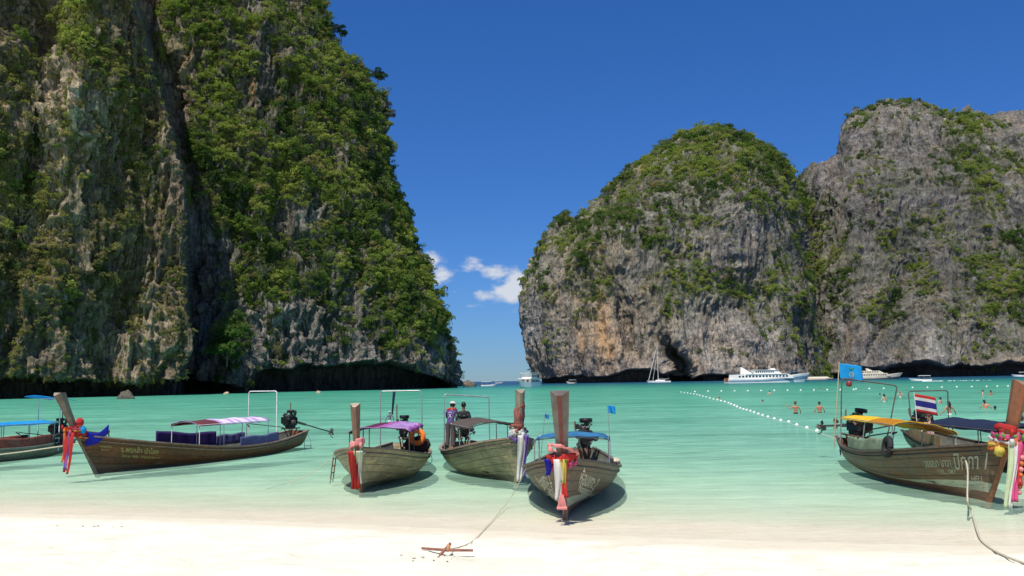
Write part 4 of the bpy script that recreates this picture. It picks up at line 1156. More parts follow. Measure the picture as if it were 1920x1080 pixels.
def garland(b, label, ring_cols, strips, z0=1.38, turns=4, rad=1.0, bow=False, extra=None, group='ribbon garlands tied to the prows'):
    """coloured cloths wound round the prow, ends hanging in front"""
    x = b.Lh+b.stemx(z0); pw = b.s.get('pw', .15)
    g = local_thing(b, 'prow_garland', (x, 0, z0), label, 'garland', group); g.rotation_euler = b.root.rotation_euler
    off = (x, 0, z0)
    rnd = random.Random(int(z0*100)+len(strips)+int(b.Lh*10))
    for k in range(turns):
        z = z0+.30*(k/(max(1, turns-1))-.5)+rnd.uniform(-.02, .02); xx = b.Lh+b.stemx(z)
        m = MB(); pts = []
        tl = rnd.uniform(-.10, .10); rl = rnd.uniform(-.12, .12)
        for i in range(25):
            a = 2*math.pi*i/24
            rr = (.13+pw*.75)*rad*(1+.10*math.sin(3*a+k)+.08*math.sin(7*a+k*2))
            pts.append((xx-.05+rr*1.05*math.cos(a), rr*math.sin(a)*1.05, z+tl*math.sin(a)+rl*math.cos(a)+.012*math.sin(9*a+k)))
        if k % 2:
            hb = rnd.uniform(.05, .075)
            def band(u, v, pts=pts, hb=hb, k=k):
                f_ = u*24; i_ = min(int(f_), 23); q_ = Vector(pts[i_]).lerp(Vector(pts[i_+1]), f_-i_)
                return q_+Vector((0, 0, (v-.5)*2*hb*(1+.35*math.sin(9*u+k))+.01*math.sin(31*u)))
            m.sheet(band, 48, 4, .02)
        else:
            m.tube(pts, [(.034+.012*math.sin(i*1.9+k)+.010*math.sin(i*3.7)) for i in range(25)], 8, 0, False, .55)
        for q in range(1):
            a = rnd.uniform(-1.3, 1.3); m.ell((xx-.03+(.17+pw*.75)*rad*math.cos(a), (.16+pw*.75)*rad*math.sin(a), z+rnd.uniform(-.05, .03)), (.04, .045, .065), 8, 6, 0, lambda d: 1+.3*math.sin(6*d.x+9*d.z+k))
        m.build('cloth_wrap', ring_cols[k % len(ring_cols)], g, off)
    for (mt, y, w, ln, fx, ph) in strips:
        m = MB()
        def fn(u, v, y=y, w=w, ln=ln, fx=fx, ph=ph):
            z = z0-.02-ln*v
            return (x+.12+pw*.6+fx*v*.25+.035*math.sin(5*v+ph)+.02*math.cos(9*u+ph+3*v), y+(u-.5)*w*(1+.25*math.sin(4*v+ph))+.03*math.sin(3.2*v+ph), z)
        m.sheet(fn, 8, 16, .012)
        m.build('hanging_ribbon', mt, g, off)
    if extra: extra(g, off, x, z0)
    return g
def tassels(g, off, x, z0, y, z1, n=5, mt=None, w=.12, ln=.28):
    for k in range(n):
        yy = y+(k/(n-1)-.5)*w
        m = MB(); m.tube([(x+.14, y+(yy-y)*.3, z1), (x+.15, yy, z1-ln)], .012, 6)
        m.ell((x+.15, yy, z1-ln-.02), (.025, .025, .035), 8, 6); m.build('tassel', mt or C_PINK, g, off)
def text_on_hull(b, side, txt, s0, s1, t0, t1, mat, tilt=0.0):
    cu = bpy.data.curves.new('lettering', 'FONT'); cu.body = txt; cu.size = 1.0; cu.extrude = 0; cu.resolution_u = 3; cu.offset = .012
    to = bpy.data.objects.new('lettering', cu); COL.objects.link(to)
    bpy.context.view_layer.update()
    dg = bpy.context.evaluated_depsgraph_get()
    me = bpy.data.meshes.new_from_object(to.evaluated_get(dg))
    bpy.data.objects.remove(to)
    if len(me.vertices) == 0: return None
    bm = bmesh.new(); bm.from_mesh(me)
    bmesh.ops.triangulate(bm, faces=bm.faces)
    for _ in range(1): bmesh.ops.subdivide_edges(bm, edges=[e for e in bm.edges if e.calc_length() > .15], cuts=1)
    xs = [v.co.x for v in bm.verts]; ys = [v.co.y for v in bm.verts]
    x0, x1, y0, y1 = min(xs), max(xs), min(ys), max(ys)
    for v in bm.verts:
        u = (v.co.x-x0)/(x1-x0); w = (v.co.y-y0)/max(.01, (y1-y0))
        s = s0+(s1-s0)*u; t = t0+(t1-t0)*w+tilt*u
        e = 1e-3
        p = b.hp(s, t, side); n = (b.hp(s+e, t, side)-b.hp(s-e, t, side)).cross(b.hp(s, min(1, t+e), side)-b.hp(s, t-e, side))*side
        n.normalize()
        if n.y*side < 0: n = -n
        v.co = p+n*.007
    bm.to_mesh(me); bm.free()
    me.materials.clear()
    return mesh_obj('lettering', me, mat, b.root)
def rope(name, pts, r, label, mat=None, cat='rope', group=None, sub=10, par=None):
    P = [Vector(p) for p in pts]; out = []
    for i in range(len(P)-1):
        a = P[max(i-1, 0)]; b_ = P[i]; c = P[i+1]; d = P[min(i+2, len(P)-1)]
        for k in range(sub):
            t = k/sub
            out.append(.5*((2*b_)+(c-a)*t+(2*a-5*b_+4*c-d)*t*t+(3*b_-a-3*c+d)*t**3))
    out.append(P[-1])
    o0 = out[-1].copy()
    m = MB(); m.tube(out, r, 6); o = m.build(name, mat or ROPE_M, par, o0 if par is None else (0, 0, 0))
    if par is None: o.location = o0; tag(o, label, cat, group)
    return o
def flag(px, py, label, pole_top, pole_bot, w, h, paint, mats, b=None, right=Vector((1, 0, 0)), pole_mat=None, pr=.016, marks=None, sag=.1, slope=-.1):
    """a flag on its own staff; pole_top and pole_bot are world points"""
    pt = Vector(pole_top); pb = Vector(pole_bot)
    g = empty('flag', pb); tag(g, label, 'flag')
    one('flagpole', pole_mat or CHROME, g, pb, tube=([pb, pt+Vector((0, 0, .04))], pr, 8))
    m = MB(); d = right.normalized(); nn = Vector((-d.y, d.x, 0))
    def fn(u, v): return pt+d*(w*u)+Vector((0, 0, -h*(1-v)+slope*u*w-sag*u*u*.2))+nn*(.06*math.sin(6*u+1.5*v)*(.3+u))
    m.sheet(fn, 18, 12, .008, 0, paint)
    cl = m.build('flag_cloth', mats, g, pb)
    if marks: marks(fn, nn, g, pb)
    return g
# ------------------------------------------------------------------ the boats themselves
WOODB = dict(base=(.15, .052, .020), warm=(.22, .080, .032), grime=(.055, .032, .018), bottom=(.10, .055, .04))
GREYB = dict(base=(.15, .098, .066), warm=(.20, .134, .092), grime=(.10, .075, .052), bottom=(.155, .055, .04), stripe=(.40, .43, .32))
TANB = dict(base=(.37, .28, .17), warm=(.48, .35, .20), grime=(.22, .15, .085), bottom=(.10, .085, .055))
GRNB = dict(base=(.17, .18, .145), warm=(.25, .25, .20), grime=(.10, .095, .075), bottom=(.09, .07, .05))
BRWB = dict(base=(.17, .085, .042), warm=(.26, .12, .055), grime=(.115, .098, .062), bottom=(.17, .065, .035), stripe=(.45, .44, .30))
PAINT_Y = simple('faded_yellow_lettering', (.36, .28, .10), .8, .35, 30)
PAINT_W = simple('cream_lettering', (.38, .36, .26), .8, .3, 30)
PAINT_B = simple('bright_cream_lettering', (.62, .60, .46), .8, .3, 30)
def mk(spec):
    b = longtail(spec); b.mw = Matrix.Translation(b.root.location) @ b.root.rotation_euler.to_matrix().to_4x4()
    return b

# A: grey-green boat at the left edge
bA = mk(dict(id='a', bow=(-235, 884), stern=(122, 851), beam=1.12, label='grey-green long-tail boat at the left edge under a flat blue canopy', **GRNB, rail=(.62, .55, .48, .50, .62, .9, 1.2)))
canopy(bA, .14, .62, 1.42, .78, [C_SKY], .05, 4, CHROME, .01)
tall_frame(bA, .11, 2.38, .66, WHITE_PIPE)
RPAN = simple('worn_red_side_boards', (.20, .055, .04), .75, .5, 4, dirt=(.22, .2, .15))
side_screen(bA, .16, .60, .5, .40, 1, [RPAN], .06, 'side_board', 0)
side_screen(bA, .16, .60, .5, .36, -1, [RPAN], .06, 'side_board', 0)
engine(bA, .30, 1.05, (2.2, .30), 0, shaftm=DARK_PIPE)
# B: long dark brown boat
bB = mk(dict(id='b', bow=(178, 888), stern=(556, 842), beam=1.15, label='long dark brown boat with purple side curtains and a lilac striped canopy', **WOODB, railc=(.26, .17, .13), prowc=(.21, .165, .12), pw=.14, top=2.62,
    rail=(.80, .60, .47, .50, .74, 1.05, 1.30), rake=.60, prowlean=.95))
C_LILAC = cloth('lilac_cloth', (.55, .38, .72)); C_LILAC2 = cloth('pale_lilac_cloth', (.80, .70, .86)); C_MAROON = cloth('maroon_cloth', (.16, .05, .06)); C_DPURP = cloth('deep_purple_cloth', (.075, .045, .17)); C_BLUEG = cloth('faded_blue_violet_cloth', (.13, .13, .27), .3)
canopy(bB, .25, .63, 1.40, .70, [C_LILAC, C_LILAC2, C_MAROON], .12, 4, WHITE_PIPE, .03, 0, lambda u, v: 2 if u > .72 else (1 if int(u*24) % 2 else 0))
tall_frame(bB, .215, 2.55, .72, WHITE_PIPE)
side_screen(bB, .36, .66, .5, .52, -1, [C_DPURP], .05, 'side_curtain', 5); side_screen(bB, .22, .46, .5, .38, 1, [C_BLUEG], .06, 'side_curtain', 4)
side_screen(bB, .22, .36, .5, .36, -1, [C_BLUEG], .06, 'side_curtain', 4)
side_screen(bB, .47, .645, .5, .02, 1, [C_DPURP], .06, 'side_curtain', 4)
engine(bB, .45, 1.22, (2.75, .62), 0, tiller=2.3)
one('stern_ladder', WHITE_PIPE, bB.root, tube=[([(-.25, .3, .75), (-.55, .35, .35), (-.6, .35, -.3)], .018, 6), ([(-.25, -.05, .75), (-.55, -.0, .35), (-.6, 0, -.3)], .018, 6), ([(-.58, .35, .1), (-.58, 0, .1)], .014, 6), ([(-.60, .35, -.12), (-.60, 0, -.12)], .014, 6)])
text_on_hull(bB, 1, 'พรหล้า\nนาวา', .955, .925, .66, .82, PAINT_Y)
text_on_hull(bB, 1, 'ร.พรหล้า นำโชค', .90, .79, .66, .84, PAINT_Y)
text_on_hull(bB, 1, 'โทร 08-7265417', .90, .78, .52, .60, PAINT_Y)
# C: weathered tan boat
bC = mk(dict(id='c', bow=(676, 922), stern=(760, 866), beam=1.30, label='weathered tan boat with an orange life ring and a shiny purple canopy', **TANB, railc=(.24, .18, .13), prowc=(.20, .11, .07), frontc=(.22, .12, .075), capc=(.42, .33, .24), pw=.125, top=2.25,
    rail=(.66, .60, .56, .60, .78, 1.02, 1.16), rake=.42, prowlean=.5))
C_VIOLET = cloth('violet_cloth', (.42, .12, .42)); C_VIOLETS = simple('shiny_violet_sheet', (.44, .25, .50), .35, .3, 4); C_PLUM = cloth('plum_cloth', (.14, .035, .09))
canopy(bC, .26, .66, 1.42, .92, [C_VIOLETS, C_VIOLET, C_PLUM], .10, 4, DARK_PIPE, .05, -.0, lambda u, v: 2 if v < .42 else (1 if v < .55 or v > .93 else 0))
tall_frame(bC, .12, 2.52, .72, CHROME)
engine(bC, .50, 1.18, (1.6, .35), .15, tiller=1.0, rodup=.55)
side_screen(bC, .10, .24, .5, .30, 1, [C_NAVY], .10, 'side_curtain', 3)
# D: green-tan boat with the boatman
bD = mk(dict(id='d', bow=(968, 906), stern=(862, 863), beam=1.25, label='mossy tan boat with a standing boatman and a red cloth round its prow', **dict(TANB, base=(.29, .25, .145), grime=(.15, .12, .06)), railc=(.28, .20, .15), prowc=(.27, .22, .15), frontc=(.25, .19, .13), pw=.125, top=2.52,
    rail=(.66, .60, .60, .66, .86, 1.12, 1.26), rake=.30, prowlean=.6))
C_TAUPE = cloth('taupe_cloth', (.12, .10, .085))
canopy(bD, .30, .70, 1.45, .82, [C_TAUPE], .14, 3, CHROME, .02)
tall_frame(bD, .17, 2.32, .80, CHROME, 0, -.06)
engine(bD, .75, 1.15, (1.2, .25), 0, tiller=1.2, rodup=.45)
# E: bow-on boat in the middle
bE = mk(dict(id='e', bow=(1060, 971), stern=(1086, 876), beam=1.22, label='grey-brown boat pointing straight at the beach with a tall square prow', **GREYB, railc=(.13, .11, .085), prowc=(.165, .15, .12), frontc=(.19, .055, .045), capc=(.15, .12, .105), pw=.185, top=2.55,
    rail=(.60, .55, .50, .54, .74, 1.04, 1.24), rake=.52, prowlean=.9))
C_AZURE = cloth('azure_cloth', (.05, .19, .38), .3)
canopy(bE, .44, .60, 1.32, .98, [C_AZURE], .07, 2, CHROME, .02)
engine(bE, .95, 1.02, (1.5, .4), .12, tiller=.8, scale=1.2, rodup=.1, y=.22)
text_on_hull(bE, 1, 'ห้อมเกาะ 2', .935, .80, .62, .90, PAINT_B, -.12)
text_on_hull(bE, 1, 'Nopparat Ja', .925, .79, .44, .62, PAINT_B, -.10)
text_on_hull(bE, -1, 'ร้อยเกาะ 2', .80, .935, .50, .78, PAINT_B, .12)
text_on_hull(bE, -1, 'นพรัตน์', .81, .925, .34, .50, PAINT_B, .10)
# F: boat at the right with the yellow canopy
bF = mk(dict(id='f', bow=(1856, 942), stern=(1596, 866), beam=1.20, heel=-9, label='brown and green boat at the right under a yellow canopy, pale wedge along its waterline', **BRWB, railc=(.10, .075, .055), prowc=(.26, .105, .05), frontc=(.34, .11, .05), capc=(.24, .15, .10), pw=.17, top=2.62,
    rail=(.74, .56, .50, .54, .76, 1.06, 1.30), rake=.46, prowlean=.62))
C_GOLD = cloth('golden_yellow_tarpaulin', (.78, .52, .04), .1); C_OCHRE = cloth('ochre_tarpaulin', (.50, .22, .02)); C_GTARP = cloth('grey_green_tarpaulin', (.24, .29, .19), .3)
canopy(bF, .12, .60, 1.40, .86, [C_GOLD, C_OCHRE], .14, 3, CHROME, .02, .0, lambda u, v: 0 if u < .55 else 1)
tall_frame(bF, .10, 2.62, .86, DARK_PIPE)
side_screen(bF, .30, .635, .5, .36, -1, [C_GTARP], .03, 'side_tarpaulin', 3)
engine(bF, .28, 1.20, (1.35, .15), .35, tiller=1.0, scale=1.15, rodup=.1)
text_on_hull(bF, -1, 'ปิกกา 1', .885, .970, .60, .90, PAINT_W)
text_on_hull(bF, -1, 'T. HELL\nSERVICE', .91, .972, .24, .50, PAINT_W)
text_on_hull(bF, -1, 'วรรณา นาวา', .79, .875, .66, .78, PAINT_W)
text_on_hull(bF, -1, 'TEL. 087', .825, .885, .53, .61, PAINT_W)
# G: dark boat behind it, running out of the picture
bG = mk(dict(id='g', bow=(2080, 908), stern=(1722, 848), beam=1.15, label='dark hulled boat half hidden at the right edge under a navy canopy', **dict(WOODB, base=(.040, .024, .015), warm=(.065, .040, .022)), pw=.15, top=2.5))
canopy(bG, .26, .72, 1.18, .88, [C_NAVY], .16, 4, DARK_PIPE, .04)
tall_frame(bG, .10, 2.22, .70, DARK_PIPE)
WPAN = simple('varnished_side_boards', (.30, .17, .075), .7, .3, 6)
m = MB()
for k in range(9):
    s0 = .06+k*.036
    a = bl(bG, s0, -(bG.B*bG.bf(s0)-.03), bG.rf(s0)-.02); c = bl(bG, s0+.034, -(bG.B*bG.bf(s0+.034)-.03), bG.rf(s0+.034)-.02)
    mm = MB(); mid = (a+c)/2; dv = c-a
    mm.box(mid+Vector((0, 0, .19)), (dv.length, .025, .40), Matrix.Rotation(math.atan2(dv.y, dv.x), 3, 'Z'), 0, .004)
    mm.build('side_plank', WPAN, bG.root)
engine(bG, .35, 1.15, (3.0, .45), .12, tiller=1.0, scale=1.1, rodup=.1)

# garlands --------------------------------------------------------
def exB(g, off, x, z0):
    m = MB(); m.sheet(lambda u, v: (x-.25-.72*u, .22+.20*u, z0-.26-.20*u*(1-u)+(v-.5)*(.46-.22*u)+.02*math.sin(8*u)+.30*u*u), 12, 6, .015); m.build('blue_scarf', C_BLUE, g, off)
    m = MB(); m.ell((x, .22, z0+.30), (.12, .11, .13), 10, 8, 0, lambda d: 1+.15*math.sin(7*d.x+5*d.z)); m.build('cloth_bow', C_RED, g, off)
    m = MB(); m.ell((x-.06, .30, z0+.05), (.10, .09, .12), 10, 8, 0, lambda d: 1+.15*math.sin(7*d.x+5*d.z)); m.build('cloth_bow', C_SKY, g, off)
garland(bB, 'red, orange and blue ribbons on the prow of the dark brown boat', [C_ORANGE, C_RED, C_PINK, C_ORANGE, C_RED], [(C_RED, -.12, .16, 1.25, .3, .3), (C_ORANGE, -.20, .09, .95, .2, 1.3), (C_PURPLE, .02, .15, 1.15, .4, 2.0), (C_RED, .12, .15, 1.30, .5, .9), (C_PINK, -.02, .10, 1.2, .2, 2.8)], 1.42, 5, 1.15, extra=exB)
garland(bC, 'red and white ribbons lying down the stem of the tan boat', [C_PALE, C_LACE], [(C_RED, -.13, .13, 1.0, -1.4, .4), (C_PALE, .02, .16, .72, -1.4, 1.1), (C_WHITE, .07, .13, .86, -1.4, 2.0), (C_RED, .0, .13, .98, -1.5, 2.8)], 1.12, 2, .75)
C_SALMON = cloth('salmon_cloth', (.36, .13, .10), .3)
def exD(g, off, x, z0):
    def fn(u, v):
        z = 1.48+.66*v; a = 2*math.pi*u; xx = bD.Lh+bD.stemx(z); rr = .128+.010*math.sin(3*a+9*z)+.016*abs(math.sin(11*z+a))
        return (xx-.06+rr*1.15*math.cos(a), rr*math.sin(a), z+.10*math.sin(a))
    m = MB(); m.sheet(fn, 28, 18, .02); m.build('cloth_sleeve', C_SALMON, g, off)
garland(bD, 'salmon cloth with white and violet ends round the prow of the boatman\'s boat', [C_PURPLE, C_WHITE, C_SALMON], [(C_WHITE, -.02, .17, 1.25, -.5, .8), (C_PURPLE, .12, .10, 1.15, -.3, 1.7)], 1.36, 3, .95, extra=exD)
def exE(g, off, x, z0):
    tassels(g, off, x+.1, z0, -.02, z0-.70, 6, C_LACE, .16, .24)
garland(bE, 'pink collar with white, yellow and red ribbons on the middle boat', [C_PINK, C_RED, C_LACE], [(C_WHITE, -.10, .13, .80, -.2, .2), (C_YELLOW, .00, .08, .84, -.2, 1.0), (C_GREEN, .03, .07, .45, -.2, 2.0), (C_RED, .06, .12, .74, -.2, 2.6), (C_BLUE, -.30, .10, .34, -1, .2)], 1.28, 3, 1.0, extra=exE)
def exF(g, off, x, z0):
    m = MB(); m.ell((x+.08, -.22, z0-.28), (.09, .11, .11), 10, 8, 0, lambda d: 1+.18*math.sin(8*d.x+6*d.z)); m.build('cloth_bow', C_YELLOW, g, off)
    for k in range(7):
        m = MB(); m.ell((x+.28, .16, z0-.35-.12*k), (.05, .05, .055), 8, 6, 0, lambda d: 1+.2*math.sin(9*d.x)); m.build('flower_ball', C_ORANGE if k % 2 else C_LACE, g, off)
garland(bF, 'yellow, pink and white ribbons round the tall prow at the right edge', [C_YELLOW, C_ORANGE, C_WHITE, C_PINK, C_GREEN, C_RED], [(C_PALE, -.08, .12, 1.42, .5, .2), (C_WHITE, .0, .08, 1.40, .55, .8), (C_PINK, .08, .16, 1.25, .5, 1.4), (C_RED, .16, .10, .9, .4, 2.0), (C_BLUE, .32, .14, 1.25, .6, 2.4)], 1.42, 6, 1.15, extra=exF)

# things on the boats ---------------------------------------------
def torus(m, c, R, r, axis='y', seg=28, sg=10, mi=0, fn=None):
    pts = []
    for i in range(seg+1):
        a = 2*math.pi*i/seg
        pts.append(Vector(c)+(Vector((math.cos(a)*R, 0, math.sin(a)*R)) if axis == 'y' else Vector((0, math.cos(a)*R, math.sin(a)*R))))
    m.tube(pts, r, sg, mi, False)
def on_boat(b, name, pos, label, cat, mats, fill, group=None):
    m = MB(); fill(m); o = m.build(name, mats); o.matrix_world = b.mw @ Matrix.Translation(Vector(pos)); return tag(o, label, cat, group)
RING_O = simple('orange_foam', (.90, .22, .03), .55, .15, 6)
def ringf(m):
    torus(m, (0, 0, 0), .20, .085, 'x', 28, 12)
on_boat(bC, 'life_ring', (.40*bC.L, .84, 1.08), 'bright orange life ring hung under the purple canopy', 'life ring', RING_O, ringf)
DKBAG = simple('dark_bundle', (.035, .022, .018), .9, .4, 6)
def sack(rx, ry, rz, k=1.0): return lambda m: m.ell((0, 0, 0), (rx, ry, rz), 14, 10, 0, lambda d: 1+.10*k*math.sin(6*d.x+4*d.z)+.08*k*math.sin(9*d.y))
on_boat(bC, 'bundle', (.37*bC.L, .80, .80), 'dark red-brown bundle beneath the orange life ring', 'bundle', DKBAG, sack(.30, .42, .28))
def tyref(m): torus(m, (0, 0, 0), .22, .075, 'y', 26, 10)
on_boat(bF, 'tyre_fender', (.665*bF.L, -(bF.B*bF.bf(.665)+.02), .80), 'black tyre hung over the rail of the yellow-canopied boat', 'tyre', RUBBER, tyref)
on_boat(bA, 'tyre_fender', (.13*bA.L, bA.B*bA.bf(.13)+.02, .66), 'black tyre on the stern quarter of the grey-green boat at the left edge', 'tyre', RUBBER, tyref)
C_CREAM = cloth('cream_cloth', (.72, .60, .45))
on_boat(bE, 'folded_towel', (.42*bE.L, bE.B*bE.bf(.42)-.12, bE.rf(.42)+.09), 'cream towel bundled on the right rail of the middle boat', 'towel', C_CREAM, sack(.45, .15, .07))
on_boat(bC, 'hanging_rag', (.13*bC.L, -.22, 2.15), 'long black strap dangling from the tall frame of the tan boat', 'strap', C_NAVY, lambda m: m.sheet(lambda u, v: (.02*math.sin(5*v), (u-.5)*.10*(1-.5*v)-.08*v, .36-.80*v), 3, 10, .02))
on_boat(bF, 'lantern', (.10*bF.L, -.62, 2.44), 'small dark red lamp on the top bar beside the light blue flag', 'lamp', simple('dark_red_lens', (.22, .03, .03), .3, .1, 5), lambda m: m.lathe((0, 0, -.06), (0, 0, 1), [(0, .05), (.03, .09), (.14, .09), (.18, .05)], 12))
# stern-hung ladder of the tan boat, a white plastic ring on it
def lad(m):
    m.tube([(0, 0, 0), (.05, -.10, -.85)], .018, 6); m.tube([(.42, 0, -.02), (.42, -.1, -.85)], .018, 6)
    for k in range(4): m.tube([(.02, -.02-.025*k, -.15-.2*k), (.42, -.02-.025*k, -.15-.2*k)], .015, 6)
on_boat(bC, 'boarding_ladder', (.58*bC.L, -(bC.B+.10), .72), 'thin rusty boarding ladder over the left side of the tan boat', 'ladder', RUST, lad)
# awning above the stern of the boat at the left edge
m = MB(); m.sheet(lambda u, v: (.1*bA.L-.55+1.25*v, -.75+1.6*u, 2.36+.12*v+.05*math.sin(4*u)-.05*(1-v)), 10, 8, .015)
aw = m.build('stern_awning', C_SKY, bA.root)
# the Thai flag and the two blue flags
R_, W_, B_ = C_RED, C_WHITE, cloth('flag_navy', (.035, .035, .22))
def thai(u, v):
    return 0 if v < 1/6 or v > 5/6 else (1 if v < 1/3 or v > 2/3 else 2)
tp = at_y(1714, 738, 29.5); bt = at_y(1716, 800, 29.5)
flag(0, 0, 'red, white and blue striped national flag above the yellow canopy', tp, Vector((tp.x+.03, tp.y, 1.30)), .68, .58, thai, [R_, W_, B_], right=Vector((1, -.1, 0)), pole_mat=WHITE_PIPE, pr=.012, slope=-.18)
def emblem(fn, nn, g, off):
    for sgn in (1, -1):
        m = MB()
        cu, cv = .5, .36
        for k in range(14):
            a = 2*math.pi*k/14
            p = fn(cu+.085*math.cos(a), cv+.16*math.sin(a)); q = fn(cu+.085*math.cos(a+2*math.pi/14), cv+.16*math.sin(a+2*math.pi/14))
            m.tube([p+nn*sgn*.010, q+nn*sgn*.010], .009, 5)
        m.tube([fn(cu-.04, cv+.08)+nn*sgn*.01, fn(cu+.02, cv+.02)+nn*sgn*.01, fn(cu-.03, cv-.08)+nn*sgn*.01], .010, 5)
        m.tube([fn(cu+.04, cv+.09)+nn*sgn*.01, fn(cu+.05, cv-.08)+nn*sgn*.01], .009, 5)
        m.build('emblem', C_PALE, g, off)
        m = MB(); m.tube([fn(.42, .78)+nn*sgn*.01, fn(.50, .66)+nn*sgn*.01, fn(.58, .80)+nn*sgn*.01, fn(.5, .72)+nn*sgn*.01], .014, 5); m.build('crown_mark', C_GREEN, g, off)
pb = bF.mw @ Vector((.10*bF.L-.05, -.90, .60)); tp = at_y(1574, 681, pb.y)
flag(0, 0, 'large light blue flag with a pale emblem on the tallest staff', tp, Vector((pb.x, pb.y, .5)), .70, .50, None, [C_SKY], right=Vector((1, -.1, 0)), pole_mat=simple('bamboo', (.42, .36, .2), .6, .2, 9), pr=.018, marks=emblem, slope=-.14)
pb = bE.mw @ Vector((.30*bE.L, 1.02, .5)); tp = at_y(1139, 760, pb.y)
flag(0, 0, 'small bright blue flag on a thin staff at the right of the middle boat', tp, Vector((pb.x, pb.y, .5)), .22, .21, None, [C_SKY], right=Vector((1, -.1, 0)), pr=.009)
pb = bE.mw @ Vector((.30*bE.L, -1.02, .5)); tp = at_y(1022, 776, pb.y)
flag(0, 0, 'tiny blue flag on a thin staff at the left of the middle boat', tp, Vector((pb.x, pb.y, .5)), .10, .12, None, [C_SKY], right=Vector((1, -.1, 0)), pr=.009)

# mooring ropes ---------------------------------------------------
def G(px, py):   # a point lying on the sand or the sea bed
    for z in (0.0, .1, .2, .3, .4, .5):
        p = at_z(px, py, z)
        if bed_z(p.x, p.y) <= z+.02 and z >= bed_z(p.x, p.y)-.08: break
    p.z = max(bed_z(p.x, p.y), 0.0)+.02
    return p
def onb(b, s, y, z): return b.mw @ Vector((s*b.L, y, z))
a = onb(bE, .80, -(bE.B*bE.bf(.80))-.02, bE.rf(.80)+.02)
stake = at_z(838, 1031, .30)
stake.z = bed_z(stake.x, stake.y)+.05
rope('mooring_rope', [a, a.lerp(G(950, 940), .55)-Vector((0, 0, .10)), G(950, 945), G(912, 990), G(880, 1016), stake], .008, 'thin rope from the middle boat to the driftwood bar on the sand')
a = at_z(1800, 829, 0); a = onb(bF, .90, -(bF.B*bF.bf(.90))-.03, bF.rf(.90)+.04)+Vector((0, -.35, 0))
e1 = G(1835, 1005)
rope('mooring_rope', [a, a+Vector((.05, -.35, -.42)), a.lerp(e1, .55)-Vector((0, 0, .22)), G(1822, 960), e1, G(1850, 1025), G(1880, 1042), G(1935, 1062), G(2010, 1090)], .018, 'thick pale rope from the yellow-canopied boat running up the sand at right')
a = onb(bB, 1.0, .0, 1.15)+Vector((0, -.25, 0)); e1 = at_z(-60, 862, .4)
rope('mooring_rope', [onb(bB, .97, .25, 1.1), a.lerp(e1, .5)-Vector((0, 0, .05)), e1, at_z(-200, 905, 0)], .020, 'taut rope from the bow of the dark brown boat across the left edge')
a = onb(bC, .70, -(bC.B*bC.bf(.7)), bC.rf(.7)); e1 = at_z(540, 905, 0)
rope('mooring_rope', [a, a.lerp(e1, .5)-Vector((0, 0, .12)), e1, at_z(470, 925, -.3)], .010, 'faint rope dropping into the water left of the tan boat')
a = onb(bC, .12, bC.B*bC.bf(.12)+.02, .66)
rope('mooring_rope', [a, onb(bC, .45, bC.B+.05, .32), onb(bC, .80, bC.B*bC.bf(.8)+.03, .38)], .010, 'thin slack line along the right flank of the tan boat')

# driftwood bar on the beach
p = at_z(838, 1030, .30); z = bed_z(p.x, p.y)+.03
g = empty('driftwood_stake', (p.x, p.y, z)); tag(g, 'rust brown bar lying on the white sand with a rope knotted round it', 'stake')
l_ = at_z(791, 1028, z); r_ = at_z(887, 1032, z)
REDW = simple('rust_brown_bar', (.26, .11, .075), .8, .3, 20)
mid = Vector((p.x, p.y, z))
one('bar', REDW, g, mid, tube=([Vector((l_.x, l_.y, z)), mid+Vector((0, 0, .01)), Vector((r_.x, r_.y, z))], [.018, .022, .018], 8))
one('knot', simple('orange_twine', (.55, .25, .12), .9, .2, 20), g, mid, ell=(mid+Vector((.02, 0, .04)), (.035, .04, .06), 10, 8, 0, lambda d: 1+.15*math.sin(9*d.z+5*d.x)))
one('peg', REDW, g, mid, tube=([mid+Vector((-.10, -.10, -.05)), mid+Vector((.05, .05, .10))], .022, 8))
# ------------------------------------------------------------------ people
SKIN_T = simple('tanned_skin', (.46, .20, .11), .55, .12, 9); SKIN_L = simple('light_skin', (.62, .36, .25), .55, .1, 9); SKIN_D = simple('brown_skin', (.22, .105, .055), .55, .1, 9)
HAIR_B = simple('black_hair', (.012, .010, .009), .5, .3, 30); HAIR_BR = simple('brown_hair', (.09, .05, .025), .6, .3, 30)
def skin_mesh(chains, root=0):
    """chains: list of [(point, radius), ...]; the first point of a later chain may be an index into the joints already laid"""
    V = []; E = []; R = []
    for ch in chains:
        prev = None
        for it in ch:
            if isinstance(it, int): prev = it; continue
            V.append(it[0]); R.append(it[1])
            if prev is not None: E.append((prev, len(V)-1))
            prev = len(V)-1
    me = bpy.data.meshes.new('person_body'); me.from_pydata([tuple(v) for v in V], E, [])
    o = bpy.data.objects.new('person_body', me); COL.objects.link(o)
    sk = o.modifiers.new('skin', 'SKIN'); sk.use_smooth_shade = True
    if not me.skin_vertices: me.skin_vertices.new()
    for i, r in enumerate(R):
        rr = r if isinstance(r, tuple) else (r, r)
        me.skin_vertices[0].data[i].radius = rr
        me.skin_vertices[0].data[i].use_root = (i == root)
    sb = o.modifiers.new('sub', 'SUBSURF'); sb.levels = 1; sb.render_levels = 1
    bpy.context.view_layer.update()
    dg = bpy.context.evaluated_depsgraph_get()
    out = bpy.data.meshes.new_from_object(o.evaluated_get(dg))
    bpy.data.objects.remove(o)
    return out
